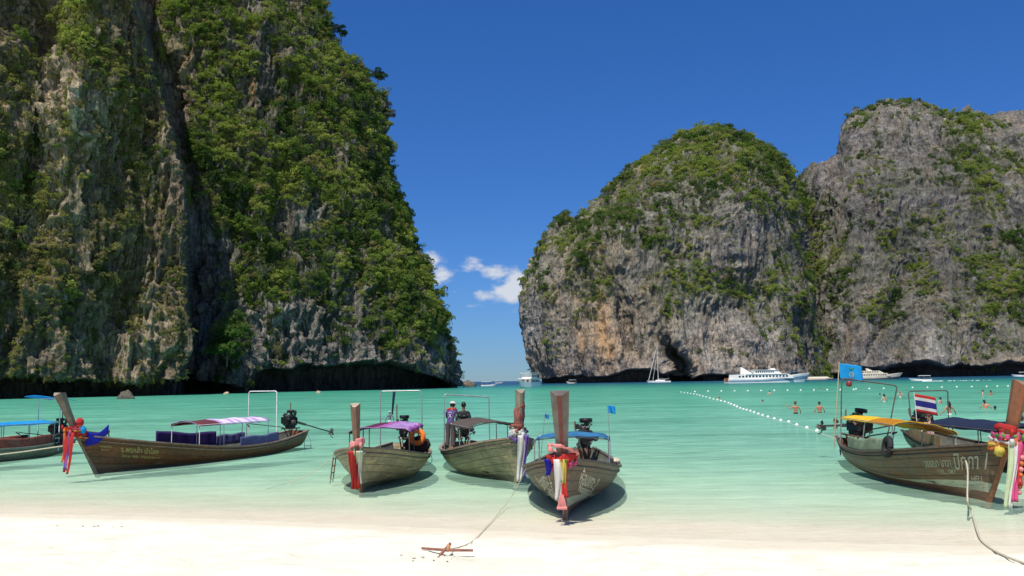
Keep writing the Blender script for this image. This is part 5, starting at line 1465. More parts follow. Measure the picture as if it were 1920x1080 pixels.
def hand(i, wrist, d, side, sc=1.0):
    """palm and five unequal, slightly curled fingers; i = joint index of the wrist"""
    d = Vector(d).normalized(); s = d.cross(Vector((0, 1, .2))).normalized()*side; n = d.cross(s)
    w = Vector(wrist); ch = []
    palm = w+d*.07*sc
    ch.append([i, (palm, (.026*sc, .018*sc))])
    for k, (off, ln) in enumerate([(-.026, .060), (-.009, .070), (.009, .066), (.026, .052)]):
        a = palm+s*off*sc+d*.022*sc
        ch.append([('palm', ), (a, .0095*sc), (a+d*ln*.55*sc+n*.006*sc, .009*sc), (a+d*ln*sc+n*.022*sc, .0075*sc)])
    t = w+d*.03*sc+s*.03*sc
    ch.append([('wrist', ), (t, .010*sc), (t+(d*.6+s*.6).normalized()*.045*sc, .009*sc)])
    return ch
def person(name_label, loc, rz, pose, skin, suit=None, hair=HAIR_B, hairlen=.0, suit_zone=None, top=None, scale=1.0, group=None, hat=None):
    """pose: dict of joints in metres, figure faces +y, pelvis near (0,0,.93)"""
    J = dict(pel=(0, 0, .93), bel=(0, 0, 1.07), che=(0, .0, 1.27), nec=(0, -.01, 1.46), hea=(0, .01, 1.60), crn=(0, .0, 1.70),
             shl=(-.17, 0, 1.39), ell=(-.25, -.02, 1.13), wrl=(-.24, .06, .90), shr=(.17, 0, 1.39), elr=(.25, -.02, 1.13), wrr=(.24, .06, .90),
             hil=(-.09, 0, .90), knl=(-.10, .02, .50), anl=(-.11, -.02, .08), tol=(-.13, .16, .03), hir=(.09, 0, .90), knr=(.10, .02, .50), anr=(.11, -.02, .08), tor=(.13, .16, .03))
    J.update(pose); J = {k: Vector(v) for k, v in J.items()}
    ch = [[(J['pel'], (.135, .10)), (J['bel'], (.125, .085)), (J['che'], (.155, .10)), (J['nec'], .052), (J['hea'], (.078, .092)), (J['crn'], (.062, .075))]]
    idx = {'pel': 0, 'bel': 1, 'che': 2, 'nec': 3, 'hea': 4}
    n = 6
    for s in ('l', 'r'):
        ch.append([2, (J['sh'+s], .058), (J['el'+s], .040), (J['wr'+s], .026)]); wi = n+2; n += 3
        d = J['wr'+s]-J['el'+s]
        hs = hand(wi, J['wr'+s], d, -1 if s == 'l' else 1)
        ch.append(hs[0]); pi = n; n += 1
        for f in hs[1:]:
            st = pi if f[0] == ('palm', ) else wi
            ch.append([st]+f[1:]); n += len(f)-1
    for s in ('l', 'r'):
        ch.append([0, (J['hi'+s], .092), (J['kn'+s], .060), (J['an'+s], .040), (J['to'+s], .034)]); n += 4
    f = (J['hea']-J['nec']).normalized(); fwd = Vector(pose.get('face', (0, 1, 0))).normalized()
    me = skin_mesh(ch)
    g = empty('person', loc, rz); g.scale = (scale*(1.12 if group == SW else 1),)*3
    tag(g, name_label, 'person', group)
    mats = [skin]
    if suit: mats.append(suit)
    if top: mats.append(top)
    body = mesh_obj('body', me, mats, g)
    me.polygons.foreach_set('use_smooth', [True]*len(me.polygons))
    for p in me.polygons:
        c = p.center; mi = 0
        if suit and J['pel'].z-.16 < c.z < J['pel'].z+.10 and abs(c.x) < .22: mi = 1
        if top and top is not suit and J['pel'].z+.02 < c.z < J['nec'].z-.03 and abs(c.x-J['pel'].x) < .30: mi = len(mats)-1
        p.material_index = mi
    hd = J['hea']
    m = MB(); m.ell(hd-fwd*.012+f*.035, (.088, .105, .105), 14, 10, 0, lambda d: 1.0 if (d.dot(fwd) < .25 or d.z > .35) else .82)
    if hairlen > 0: m.tube([hd-fwd*.06+f*.02, hd-fwd*.10-f*hairlen*.5, hd-fwd*.09-f*hairlen], [.085, .075, .035], 10)
    m.build('hair', hair, g)
    m = MB()
    m.tube([hd+fwd*.088+f*.02, hd+fwd*.112-f*.012, hd+fwd*.092-f*.02], [.010, .015, .008], 6)
    for sx in (-1, 1):
        e = hd+Vector((fwd.y, -fwd.x, 0))*sx*.085; m.ell(e, (.014, .022, .03), 8, 6)
    m.build('face_features', skin, g)
    m = MB()
    for sx in (-1, 1): m.ell(hd+fwd*.086+f*.018+Vector((fwd.y, -fwd.x, 0))*sx*.033, (.013, .008, .008), 8, 6)
    m.ell(hd+fwd*.088-f*.045, (.026, .008, .007), 8, 5)
    m.build('eyes_and_mouth', simple('dark_features', (.06, .02, .02), .5), g)
    if hat:
        m = MB(); m.lathe(hd+f*.06, f, [(-.005, .115), (.03, .112), (.07, .095), (.095, .05), (.10, .01)], 16); m.tube([hd+f*.06+fwd*.08, hd+f*.055+fwd*.17], [.07, .05], 10, 0, True, .15)
        m.build('cap', hat, g)
    return g
def in_water(px, py, zw, **k):
    """a person standing or floating where the sight line meets the sea; zw = height of the figure's water line above its soles"""
    p = at_z(px, py, 0.0)
    return Vector((p.x, p.y, -zw*1.10))
SW = 'bathers in the bay'
SUITB = simple('black_swimwear', (.02, .02, .025), .6); SUITW = simple('white_swimwear', (.75, .73, .7), .6); SUITR = simple('red_swimwear', (.5, .04, .03), .6)
HB = dict(wrl=(-.34, .10, 1.10), ell=(-.30, -.04, 1.14), wrr=(.34, .10, 1.10), elr=(.30, -.04, 1.14))
DOWN = dict(wrl=(-.36, .08, .92), ell=(-.30, -.03, 1.15), wrr=(.36, .08, .92), elr=(.30, -.03, 1.15))
person('broad tanned bather with a raised hand, left of the pair near the light blue flag', in_water(1492, 776, .98), 0.1, dict(DOWN, wrl=(-.48, .12, 1.42), ell=(-.36, .02, 1.22)), SKIN_T, SUITB, HAIR_BR, 0, scale=1.05, group=SW)
person('tanned bather seen from behind, right of the pair near the light blue flag', in_water(1537, 774, .98), -.1, DOWN, SKIN_T, SUITB, HAIR_B, 0, scale=1.0, group=SW)
person('sunburnt swimmer low in the water beside the stern of the yellow-canopied boat', in_water(1567, 803, 1.28), 1.4, dict(wrl=(-.45, .15, 1.30), ell=(-.34, .1, 1.34)), SKIN_T, SUITB, HAIR_BR, .1, group=SW)
person('dark haired bather in a white bikini standing between the two tall frames', in_water(1658, 753, .98), .2, DOWN, SKIN_L, SUITW, HAIR_B, .12, top=SUITW, scale=.98, group=SW)
person('bather with only the dark head showing behind the one in a white bikini', in_water(1650, 742, 1.42), .0, {}, SKIN_D, SUITB, HAIR_B, 0, group=SW)
person('pale bather with long light hair just right of the second tall frame post', in_water(1688, 745, .98), -.3, DOWN, SKIN_L, SUITW, simple('fair_hair', (.35, .22, .1), .6), .2, group=SW)
person('bather in a dark swimsuit right of the striped national flag, far out', in_water(1763, 756, 1.05), .5, HB, SKIN_L, SUITB, HAIR_B, .1, top=SUITB, scale=.9, group=SW)
person('long haired bather with both arms spread on the water right of the striped flag', in_water(1780, 778, .98), .15, dict(wrl=(-.46, .10, .98), ell=(-.33, -.03, 1.15), wrr=(.46, .08, .98), elr=(.33, -.03, 1.15)), SKIN_T, SUITW, HAIR_B, .24, scale=1.05, group=SW)
person('bather in a white top far out, left of the tall prow at the right', in_water(1843, 745, .95), 1.0, DOWN, SKIN_L, SUITW, HAIR_BR, .05, top=SUITW, group=SW)
person('small bare backed bather beside the one in a white top', in_water(1858, 741, 1.1), .0, DOWN, SKIN_T, SUITR, HAIR_B, .1, scale=.95, group=SW)
person('leaning tanned bather with dark hair near the tall prow at the right', in_water(1848, 766, 1.08), -.5, dict(HB, che=(.06, .05, 1.25), nec=(-.02, .08, 1.43), hea=(-.05, .1, 1.56), crn=(-.06, .1, 1.66), shl=(-.13, .04, 1.38), shr=(.2, .05, 1.34)), SKIN_T, SUITR, HAIR_B, .1, group=SW)
person('swimmer with just a dark wet head above water left of the tall prow', in_water(1866, 769, 1.46), .2, {}, SKIN_D, SUITB, HAIR_B, 0, group=SW)
person('bather standing at the right edge behind the tall prow', in_water(1914, 790, .72), .4, DOWN, SKIN_T, SUITB, HAIR_B, .2, top=SUITB, group=SW)
person('red capped swimmer beside the inner float line', in_water(1349, 749, 1.38), .2, {}, SKIN_T, SUITR, simple('red_bathing_cap', (.5, .06, .04), .5), 0, group=SW)
person('distant yellowish bather in front of the ferry', in_water(1443, 740, 1.15), .0, HB, SKIN_L, simple('yellow_swimwear', (.7, .6, .1), .6), HAIR_B, 0, top=_mats['yellow_swimwear'], group=SW)
person('pale swimmer just breaking the surface midway to the ferry', in_water(1430, 755, 1.46), .6, {}, SKIN_L, SUITB, HAIR_BR, 0, group=SW)
person('swimmer far out beside the sitting float line, below the ferry bow', in_water(1538, 731, 1.36), .2, HB, SKIN_T, SUITR, HAIR_BR, 0, group=SW)

# the boatman, his mate beyond the engine, and two people on other boats
SHIRT = simple('violet_blue_shirt', (.085, .05, .17), .8, .3, 5, dirt=(.45, .05, .06)); TROU = simple('grey_brown_trousers', (.10, .075, .07), .85); SHORT = simple('grey_shorts', (.16, .13, .12), .85)
bm_loc = onb(bD, .06, -.42, .46)
g = person('boatman in a violet shirt and white cap at the stern of the mossy tan boat', bm_loc, bD.root.rotation_euler[2]-math.pi/2+2.6,
    dict(pel=(0, 0, .88), bel=(0, .05, 1.02), che=(0, .13, 1.20), nec=(0, .20, 1.38), hea=(0, .25, 1.50), crn=(0, .27, 1.60), shl=(-.18, .16, 1.32), shr=(.18, .16, 1.32), ell=(-.24, .26, 1.10), elr=(.24, .26, 1.10), wrl=(-.18, .44, 1.0), wrr=(.18, .46, 1.02)), SKIN_D, TROU, HAIR_B, 0, top=SHIRT, scale=1.0, hat=C_WHITE)
# trouser legs and printed back of the shirt
m = MB()
for sx in (-.10, .10): m.tube([(sx*.9, 0, .88), (sx, .02, .50), (sx*1.1, -.02, .12)], [.105, .082, .072], 10)
m.build('trousers', TROU, g)
m = MB()
for (a, c) in (((-.05, .02, 1.22), (.05, -.0, 1.08)), ((.05, .02, 1.22), (-.05, -.0, 1.08)), ((-.06, .035, 1.27), (.06, .035, 1.27))):
    m.tube([Vector(a)-Vector((0, .02, 0)), Vector(c)-Vector((0, .03, 0))], .014, 5)
m.build('shirt_print', C_WHITE, g)
m = MB(); m.tube([(-.17, .15, 1.33), (-.10, .19, 1.38), (.10, .19, 1.38), (.17, .15, 1.33)], [.055, .05, .05, .055], 8); m.build('red_shoulders', C_RED, g)
person('dark haired person crouching behind the engine of the mossy tan boat', onb(bD, .07, .05, .36), bD.root.rotation_euler[2]+math.pi/2, dict(knl=(-.12, .30, .78), anl=(-.12, .12, .42), tol=(-.13, .26, .38), knr=(.12, .30, .78), anr=(.12, .12, .42), tor=(.13, .26, .38), wrl=(-.16, .36, 1.1), wrr=(.16, .36, 1.1)), SKIN_D, SHORT, HAIR_B, 0, top=simple('black_shirt', (.03, .03, .03), .8))
SIT = dict(pel=(0, 0, .45), bel=(0, .02, .59), che=(0, .05, .78), nec=(0, .07, .97), hea=(0, .10, 1.10), crn=(0, .10, 1.20), shl=(-.17, .05, .90), shr=(.17, .05, .90), ell=(-.24, .14, .68), elr=(.24, .14, .68), wrl=(-.16, .34, .62), wrr=(.16, .34, .62),
           hil=(-.09, .02, .43), knl=(-.13, .42, .46), anl=(-.13, .44, .10), tol=(-.14, .58, .04), hir=(.09, .02, .43), knr=(.13, .42, .46), anr=(.13, .44, .10), tor=(.14, .58, .04))
person('seated passenger in a cream shirt under the far end of the yellow canopy', onb(bG, .15, -.25, .22), 2.4, SIT, SKIN_L, SHORT, HAIR_BR, 0, top=simple('cream_shirt', (.62, .42, .36), .8))
p = at_z(731, 800, 1.0)
person('wader in a dark top and white cap beyond the tan boat', in_water(731, 792, .55), .3, DOWN, SKIN_D, SUITW, HAIR_B, 0, top=simple('grey_violet_shirt', (.16, .13, .2), .8), scale=.72, hat=C_WHITE, group=SW)

# ------------------------------------------------------------------ floats
BUOY_M = simple('white_float', (.82, .82, .78), .45, .08, 8)
bm_ = MB(); bm_.ell((0, 0, 0), (.17, .17, .16), 12, 8); bm_.lathe((0, 0, .13), (0, 0, 1), [(0, .04), (.06, .04), (.07, .02)], 8)
ORD = 'first second third fourth fifth sixth seventh eighth ninth tenth eleventh twelfth thirteenth fourteenth fifteenth sixteenth seventeenth eighteenth nineteenth'.split()
def ordinal(n):
    if n <= 19: return ORD[n-1]
    t, u = divmod(n, 10)
    return {2: 'twentieth', 3: 'thirtieth'}[t] if u == 0 else {2: 'twenty-', 3: 'thirty-'}[t]+ORD[u-1]
def float_at(p, sc, proto, label, group):
    o = proto.copy(); COL.objects.link(o); o.location = p; o.scale = (sc,)*3
    tag(o, label, 'float', group); return o
b0 = bm_.build('mooring_float', BUOY_M)
near = [(1277, 735.3), (1283, 736.2), (1289, 737), (1295, 738), (1301, 739), (1307, 740), (1312, 741.5), (1318, 743), (1324, 744.5), (1331, 746.5), (1338, 748.5), (1345, 750), (1352, 752), (1359, 753.5), (1366, 756), (1371, 758), (1377, 760.5), (1382, 763), (1388, 765.5), (1394, 767.5), (1400, 769), (1407, 771), (1414, 773.5), (1422, 776.5), (1430, 779), (1440, 782), (1452, 785.5), (1464, 788.5), (1479, 791.5), (1494, 797), (1513, 802.5), (1532, 808.5), (1571, 822), (1600, 833)]
first = True; prev = None; line_pts = []
for (x, y) in near:
    p = at_z(x, y, .04); line_pts.append(p-Vector((0, 0, .05)))
    if first: b0.location = p; b0.scale = (.75,)*3; tag(b0, '%s white float of the slanting inner line, counting from its near right end' % ordinal(len(near)-len(line_pts)+1), 'float', 'floats of the slanting inner line'); first = False
    else: float_at(p, .62 if y > 765 else .75, b0, '%s white float of the slanting inner line, counting from its near right end' % ordinal(len(near)-len(line_pts)+1), 'floats of the slanting inner line')
m = MB(); m.tube(line_pts, .022, 5); fl = m.build('float_line', ROPE_M); tag(fl, 'thin rope threading the slanting inner row of white floats', 'rope')
far = [(1303, 734.8)]+[(1303+24.8*k, 734.2-.28*k) for k in range(1, 13)]+[(1605, 729.5), (1630, 729), (1657, 728.5), (1711, 727), (1739, 726.6), (1766, 726.2), (1794, 725.8), (1822, 725.4), (1850, 725), (1870, 724.6), (1890, 724.2)]
line_pts = []
for (x, y) in far:
    p = at_z(x, y, .04); line_pts.append(p-Vector((0, 0, .06)))
    float_at(p, 1.15, b0, '%s white float of the straight outer row, counting from its left end' % ordinal(len(line_pts)), 'floats of the straight outer row')
m = MB(); m.tube(line_pts, .02, 5); fl = m.build('float_line', ROPE_M); tag(fl, 'submerged rope of the straight outer row of floats', 'rope')

# ------------------------------------------------------------------ rocks in the water
SEAROCK = simple('sea_rock', (.13, .11, .085), .9, .5, .8, 0, .15, .8, dirt=(.05, .045, .035))
SEAROCK2 = simple('tan_rock', (.42, .33, .22), .9, .4, .8, 0, .15, .8)  # tan stone, its own colour, paler than the dark sea rock
def rock(px, py, w, h, seed, label, mt, group=None):
    p = at_z(px, py, 0); k = p.y/F; W_, H_ = w*k/2, h*k
    rnd = random.Random(seed); a = [rnd.uniform(0, 6) for _ in range(6)]
    m = MB(); m.ell((0, 0, 0), (W_, W_*.8, H_), 22, 14, 0, lambda d: 1+.14*math.sin(3*d.x+a[0])*math.cos(2*d.z+a[1])+.09*math.sin(7*d.x+a[2]+4*d.z)+.06*math.sin(13*d.y+a[3]+9*d.z)+.05*math.sin(17*d.x+a[4]))
    o = m.build('sea_rock', mt); o.location = p+Vector((0, 0, H_*.05)); tag(o, label, 'rock', group)
rock(236, 748, 26, 14, 3, 'brown boulder in front of the dark notch of the left cliff', SEAROCK)
rock(880, 725, 26, 11, 5, 'dark rock awash off the tip of the left cliff', SEAROCK)
rock(1214, 714, 40, 7, 7, 'low tan rock beside the white sailing yacht', SEAROCK2)
rock(424, 739, 10, 4, 9, 'small pale stone at the foot of the green bush on the left cliff', SEAROCK2)
rock(597, 737, 9, 4, 11, 'tiny pale stone in the water before the lit cliff overhang', SEAROCK2)
rock(1330, 712, 30, 6, 13, 'low brown ledge between the yacht and the ferry', SEAROCK)

# big bush hanging at the foot of the cleft
def tree_at(pos, size, seed, label, hue, name='cliff_bush', tilt=0, group=None, trunk=True):
    g = empty(name, pos); tag(g, label, 'bush', group)
    me = bush_mesh(seed, 1500, 9, .9).copy(); me.materials.clear()
    mt, nt = new_mat('bush_leaves_%d' % seed)
    tcn = N(nt, 'ShaderNodeTexCoord'); n = noise_node(nt, 3.0, 3, .6, tcn.outputs['Object'])
    finish(nt, ramp(nt, n, [(.3, tuple(k*.6 for k in hue)), (.7, tuple(k*1.4 for k in hue))]), .8, None, 0, 0, .2, trans=(.3, tuple(k*1.6 for k in hue)))
    o = mesh_obj('crown', me, mt, g); o.scale = (size,)*3; o.location = (0, 0, size*.35)
    m = MB(); m.tube([(0, 0, -size*.6), (size*.05, 0, -size*.1), (0, 0, size*.3)], [size*.07, size*.05, size*.02], 8)
    for k in range(4):
        a = k*1.7; m.tube([(0, 0, -size*.1), (size*.25*math.cos(a), size*.25*math.sin(a), size*.25), (size*.45*math.cos(a), size*.45*math.sin(a), size*.5)], [size*.035, size*.025, size*.01], 6)
    m.build('trunk', BARK, g)
for (x, y, Y, s, sd_, lb, hu) in [(438, 640, 325, 4.4, 301, 'bright green bush highest on the rock fin at the foot of the dark cleft', (.06, .12, .02)), (425, 672, 322, 5.0, 302, 'wide bright green bush low on the rock fin at the foot of the dark cleft', (.075, .135, .022)), (448, 610, 329, 3.4, 303, 'small bush above the rock fin beside the dark cleft', (.05, .10, .02)),
                             (640, 68, 405, 3.6, 304, 'rounded tree jutting from the upper skyline of the left cliff', (.02, .045, .012)), (708, 150, 408, 3.6, 305, 'dark tree on the middle skyline of the left cliff', (.025, .055, .015)), (727, 222, 412, 2.6, 306, 'scraggy olive tree below the middle skyline of the left cliff', (.07, .075, .035))]:
    tree_at(at_y(x, y, Y), s, sd_, lb, hu)

# ------------------------------------------------------------------ craft farther out
HULLW = simple('white_gelcoat', (.88, .85, .79), .5, .05, .6, 0, .15, dirt=(.7, .68, .62)); GLASSD = simple('dark_window_glass', (.03, .035, .045), .15, .2, 1, 0, .6, 0); HULLB = simple('pale_blue_paint', (.20, .32, .42), .4, .15, .5); HULLT = simple('teal_blue_paint', (.07, .15, .22), .4, .2, .5)
REDB = simple('dull_red_paint', (.30, .06, .05), .5, .2, 1); CREAM = simple('cream_paint', (.72, .64, .48), .5, .1, .6); CANV = simple('white_canvas', (.80, .80, .76), .8, .06, 2)
def craft(px, py, rz, label, cat='boat', name='tour_boat', group=None):
    p = at_z(px, py, 0); g = empty(name, p, rz); tag(g, label, cat, group); g['unit'] = 0; del g['unit']
    return g, p.y/F
def ship_hull(g, Lh, B, H0, H1, mats, flare=.9, band=None, zk=-.6):
    """bow at +x; H0 sheer aft, H1 sheer at the bow; band: list of (height fraction, material)"""
    m = MB(); nS, nT = 24, 8; bands = band or [(1.0, 0)]
    def P(i, j, sd_):
        s = i/nS; t = j/nT
        w = (1-max(0, (s-.55)/.45)**2.0)*(.88+.12*min(1, s*6)); sh = H0+(H1-H0)*max(0, (s-.35)/.65)**1.6
        z = zk+(sh-zk)*t; y = B*w*(.55+.45*t**.6)*(1 if s < .999 else .0)
        y = B*w*(.93+.07*t**.5)
        x = -Lh/2+Lh*s+(z)*flare*max(0, (s-.6)/.4)-.0
        return (x, sd_*max(y, .02), z)
    for sd_ in (1, -1):
        V = [P(i, j, sd_) for i in range(nS+1) for j in range(nT+1)]
        for i in range(nS):
            for j in range(nT):
                q = (i*(nT+1)+j, (i+1)*(nT+1)+j, (i+1)*(nT+1)+j+1, i*(nT+1)+j+1)
                mi = next(mm for fr, mm in bands if (j+.5)/nT <= fr)
                if sd_ == 1: q = q[::-1]
                b0_ = len(m.v) if False else None
                m.add([V[k] for k in q], [(0, 1, 2, 3)], mi, True)
    Vd = [P(i, nT, sd_) for i in range(nS+1) for sd_ in (1, -1)]
    m.add(Vd, [(2*i, 2*i+1, 2*i+3, 2*i+2) for i in range(nS)], 0)
    Vt = [P(0, j, sd_) for j in range(nT+1) for sd_ in (1, -1)]
    m.add(Vt, [(2*j, 2*j+1, 2*j+3, 2*j+2) for j in range(nT)], 0)
    return m.build('hull', mats, g)
def house(g, name, x0, x1, hw, z0, z1, mt, slope0=0, slope1=0, inset=0.0):
    m = MB(); V = []
    for (z, a, b_, w) in ((z0, x0, x1, hw), (z1, x0+slope0, x1-slope1, hw-inset)):
        V += [(a, -w, z), (b_, -w, z), (b_, w, z), (a, w, z)]
    m.add(V, [(3, 2, 1, 0), (4, 5, 6, 7), (0, 1, 5, 4), (1, 2, 6, 5), (2, 3, 7, 6), (3, 0, 4, 7)])
    return m.build(name, mt, g)
def window_row(g, x0, x1, n, hw, z0, z1, w=.6, name='window', dz=0.0):
    me = None
    for k in range(n):
        x = x0+(x1-x0)*(k+.5)/n; wd = (x1-x0)/n*w
        if me is None:
            m = MB(); m.box((0, 0, 0), (wd, hw*2+.06, z1-z0)); o = m.build(name, GLASSD, g); me = o.data
        else:
            o = bpy.data.objects.new(name, me); COL.objects.link(o); o.parent = g
        o.location = (x, 0, (z0+z1)/2+dz*k)
# the big ferry
g, k = craft(1435, 717.5, .12, 'large white and pale blue two-decked ferry lying across the bay', 'ferry', 'ferry'); Lf = 150*k
ship_hull(g, Lf, 3.6, 2.0, 4.6, [HULLW, HULLB, HULLT], .75, [(.36, 0), (.78, 1), (1.0, 0)])
house(g, 'lower_deckhouse', -.44*Lf, .34*Lf, 3.3, 2.0, 4.1, HULLW, .4, 2.6, .05); window_row(g, -.38*Lf, .27*Lf, 15, 3.3, 2.7, 3.55)
house(g, 'upper_deck', -.28*Lf, .25*Lf, 3.5, 4.1, 4.35, HULLW, 0, .4)
house(g, 'upper_deckhouse', -.17*Lf, .19*Lf, 3.0, 4.35, 5.9, HULLW, .3, 2.4, .1); window_row(g, -.155*Lf, .09*Lf, 9, 2.98, 4.8, 5.55)
house(g, 'sun_roof', -.19*Lf, .14*Lf, 3.2, 6.05, 6.25, HULLW, 0, .3); house(g, 'wheelhouse', .06*Lf, .13*Lf, 1.6, 6.2, 6.9, HULLW, .2, .8, .1)
m = MB(); V = [(-.31*Lf, -1, 4.3), (-.17*Lf, -1, 4.3), (-.30*Lf, -.6, 7.6), (-.315*Lf, -.6, 7.6)]; V += [(a, -b_, c) for (a, b_, c) in V]
m.add(V, [(0, 1, 2, 3), (7, 6, 5, 4), (0, 3, 7, 4), (1, 5, 6, 2), (2, 6, 7, 3)]); m.build('raked_funnel', HULLW, g)
one('mast', HULLW, g, tube=([(.07*Lf, 0, 6.8), (.055*Lf, 0, 8.4)], .09, 6)); one('radar_arch', HULLW, g, box=((.06*Lf, 0, 7.6), (.5, 2.2, .18)))
m = MB(); m.tube([(.30*Lf, -2.6, 4.8), (.42*Lf, -1.6, 5.3), (.52*Lf, 0, 6.0), (.42*Lf, 1.6, 5.3), (.30*Lf, 2.6, 4.8)], .05, 5); m.build('bow_rail', HULLB, g)
m = MB(); m.box((-.50*Lf+.1, 0, 1.6), (.3, 5, 1.8)); m.build('stern_door', simple('orange_red_paint', (.5, .12, .04), .5), g)
# the second ferry behind the blue flag
g, k = craft(1640, 711.5, .10, 'cream and dark hulled ferry half hidden by the light blue flag', 'ferry', 'ferry'); Lf = 92*k
ship_hull(g, Lf, 3.2, 2.0, 4.2, [CREAM, simple('dark_grey_hull', (.08, .08, .09), .5)], .8, [(.55, 1), (1.0, 0)])
house(g, 'lower_deckhouse', -.42*Lf, .30*Lf, 2.9, 2.0, 4.0, CREAM, .4, 2.4, .05); window_row(g, -.38*Lf, .22*Lf, 12, 2.9, 2.6, 3.3)
house(g, 'upper_deckhouse', -.35*Lf, .17*Lf, 2.5, 4.0, 5.6, CREAM, .6, 3.0, .1); window_row(g, -.30*Lf, .05*Lf, 7, 2.5, 4.5, 5.1)
m = MB(); V = [(-.16*Lf, -.8, 5.5), (-.04*Lf, -.8, 5.5), (-.15*Lf, -.5, 7.2), (-.18*Lf, -.5, 7.2)]; V += [(a, -b_, c) for (a, b_, c) in V]
m.add(V, [(0, 1, 2, 3), (7, 6, 5, 4), (0, 3, 7, 4), (1, 5, 6, 2), (2, 6, 7, 3)]); m.build('raked_mast', CREAM, g)
# cream covered launch between the ferries
g, k = craft(1537, 712, .05, 'low cream launch with a full length cover between the two ferries', 'boat', 'covered_launch'); Lf = 48*k
ship_hull(g, Lf, 1.8, .9, 1.5, [CREAM, REDB], .6, [(.45, 1), (1.0, 0)]); house(g, 'cover', -.46*Lf, .40*Lf, 1.6, 1.0, 2.3, CREAM, .3, 2.2, .5)
# speedboats
def speedboat(px, py, rz, wpx, label, roof=True, crowd=0, big=1.0, mat=None, hull=None, group='white speedboats'):
    g, k = craft(px, py, rz, label, 'speedboat', 'speedboat', group); c = abs(math.cos(rz))*.9+.28; Lf = wpx*k/c*1.15
    ship_hull(g, Lf, Lf*.14, Lf*.08, Lf*.15, [hull or HULLW, REDB], .9, [(.30, 0), (1.0, 0)], -.3)
    z0 = Lf*.09; h = Lf*.17
    house(g, 'windscreen', .02*Lf, .22*Lf, Lf*.10, z0, z0+Lf*.07, GLASSD, .1, Lf*.10, Lf*.02)
    if roof:
        house(g, 'roof', -.44*Lf, .16*Lf, Lf*.125, z0+h, z0+h+Lf*.025, mat or CANV, 0, Lf*.03, .0)
        for x in (-.42, -.12, .12):
            for sy in (1, -1): one('roof_post', CHROME, g, tube=([(x*Lf, sy*Lf*.115, z0-.1), (x*Lf, sy*Lf*.115, z0+h)], .035, 6))
    one('outboard_motor', simple('outboard_grey', (.12, .12, .13), .4), g, box=((-.52*Lf, .05*Lf, Lf*.07), (Lf*.05, Lf*.06, Lf*.11), None, 0, .05))
    one('outboard_motor', _mats['outboard_grey'], g, box=((-.52*Lf, -.05*Lf, Lf*.07), (Lf*.05, Lf*.06, Lf*.11), None, 0, .05))
    return g, Lf, k
speedboat(916, 724, .25, 30, 'white speedboat nearer of the two left of the gap horizon')
speedboat(936, 718.5, .2, 16, 'small white cruiser on the horizon behind the nearer speedboat')
speedboat(1071, 719, 2.2, 17, 'small boxy white boat with a red waterline under the domed cliff', hull=CREAM)
speedboat(858, 722.5, .5, 16, 'tiny low boat just clear of the tip of the left cliff')
g, Lf, k = speedboat(1728, 714, 2.75, 34, 'white speedboat with a canvas roof throwing up a wake')
WAKE = simple('foam', (.85, .88, .88), .9, .08, 2)
p = at_z(1742, 715, 0)
m = MB()
rnd = random.Random(4)
for i in range(90):
    t = rnd.random(); x = -2+26*t*t; y = rnd.uniform(-1, 1)*(.6+1.6*t); r = rnd.uniform(.15, .5)*(1-.6*t)
    m.ell((x, y, .02), (r*1.6, r, r*.55), 7, 5)
wk = m.build('wake_foam', WAKE); wk.location = p; tag(wk, 'white foam trail behind the canvas roofed speedboat', 'foam', kind='stuff')
rnd = random.Random(8)
for kk, (dx, mt) in enumerate([(-.30, REDB), (-.18, SKIN_T), (-.05, C_NAVY)]):
    pos = g.matrix_basis @ Vector((dx*Lf, .25*(kk-1), .10))
    person(['passenger in red near the stern of the canvas roofed speedboat', 'bare chested passenger amidships on the canvas roofed speedboat', 'passenger in navy by the windscreen of the canvas roofed speedboat'][kk], Vector((pos.x, pos.y, .25)), 3.0+kk, {}, SKIN_T, SUITB, HAIR_B, 0, top=mt, scale=.92)
# double decked dive boat at the mouth of the bay
g, k = craft(991, 726, 1.15+math.pi, 'two-decked white tour boat with a red bow at the mouth of the bay', 'boat', 'tour_boat'); Lf = 62*k; g.scale = (1.15,)*3
ship_hull(g, Lf, 2.6, 1.3, 2.6, [HULLW, REDB], .5, [(.30, 1), (1.0, 0)])
house(g, 'lower_deckhouse', -.44*Lf, .22*Lf, 2.2, 1.3, 3.2, HULLW, .1, .8, .05); window_row(g, -.40*Lf, .16*Lf, 6, 2.2, 1.9, 2.8)
house(g, 'upper_deck', -.48*Lf, .26*Lf, 2.6, 3.2, 3.4, HULLW); house(g, 'upper_deckhouse', -.30*Lf, .12*Lf, 1.9, 3.4, 5.0, HULLW, .1, .7, .05); window_row(g, -.28*Lf, .06*Lf, 4, 1.9, 3.9, 4.6)
house(g, 'awning', -.46*Lf, .16*Lf, 2.5, 5.3, 5.45, CANV)
m = MB()
for yy in (-.9, .9): m.box((.195*Lf, yy, 2.35), (.5, .8, .8))
m.build('front_window', simple('red_brown_glass', (.16, .05, .04), .3), g)
for sx in (-.44, -.15, .14):
    for sy in (1, -1): one('awning_post', CHROME, g, tube=([(sx*Lf, sy*2.3, 3.3), (sx*Lf, sy*2.3, 5.3)], .05, 6))
g, k = craft(978, 719, .3, 'dark violet roofed boat just left of the two-decked tour boat', 'boat', 'tour_boat'); Lf = 14*k
ship_hull(g, Lf, 1.8, .9, 1.4, [simple('plum_hull', (.10, .05, .08), .5)], .5); house(g, 'cabin', -.3*Lf, .2*Lf, 1.4, .9, 2.6, _mats['plum_hull'], .1, .5); house(g, 'roof', -.42*Lf, .3*Lf, 1.7, 2.6, 3.2, C_LILAC2)
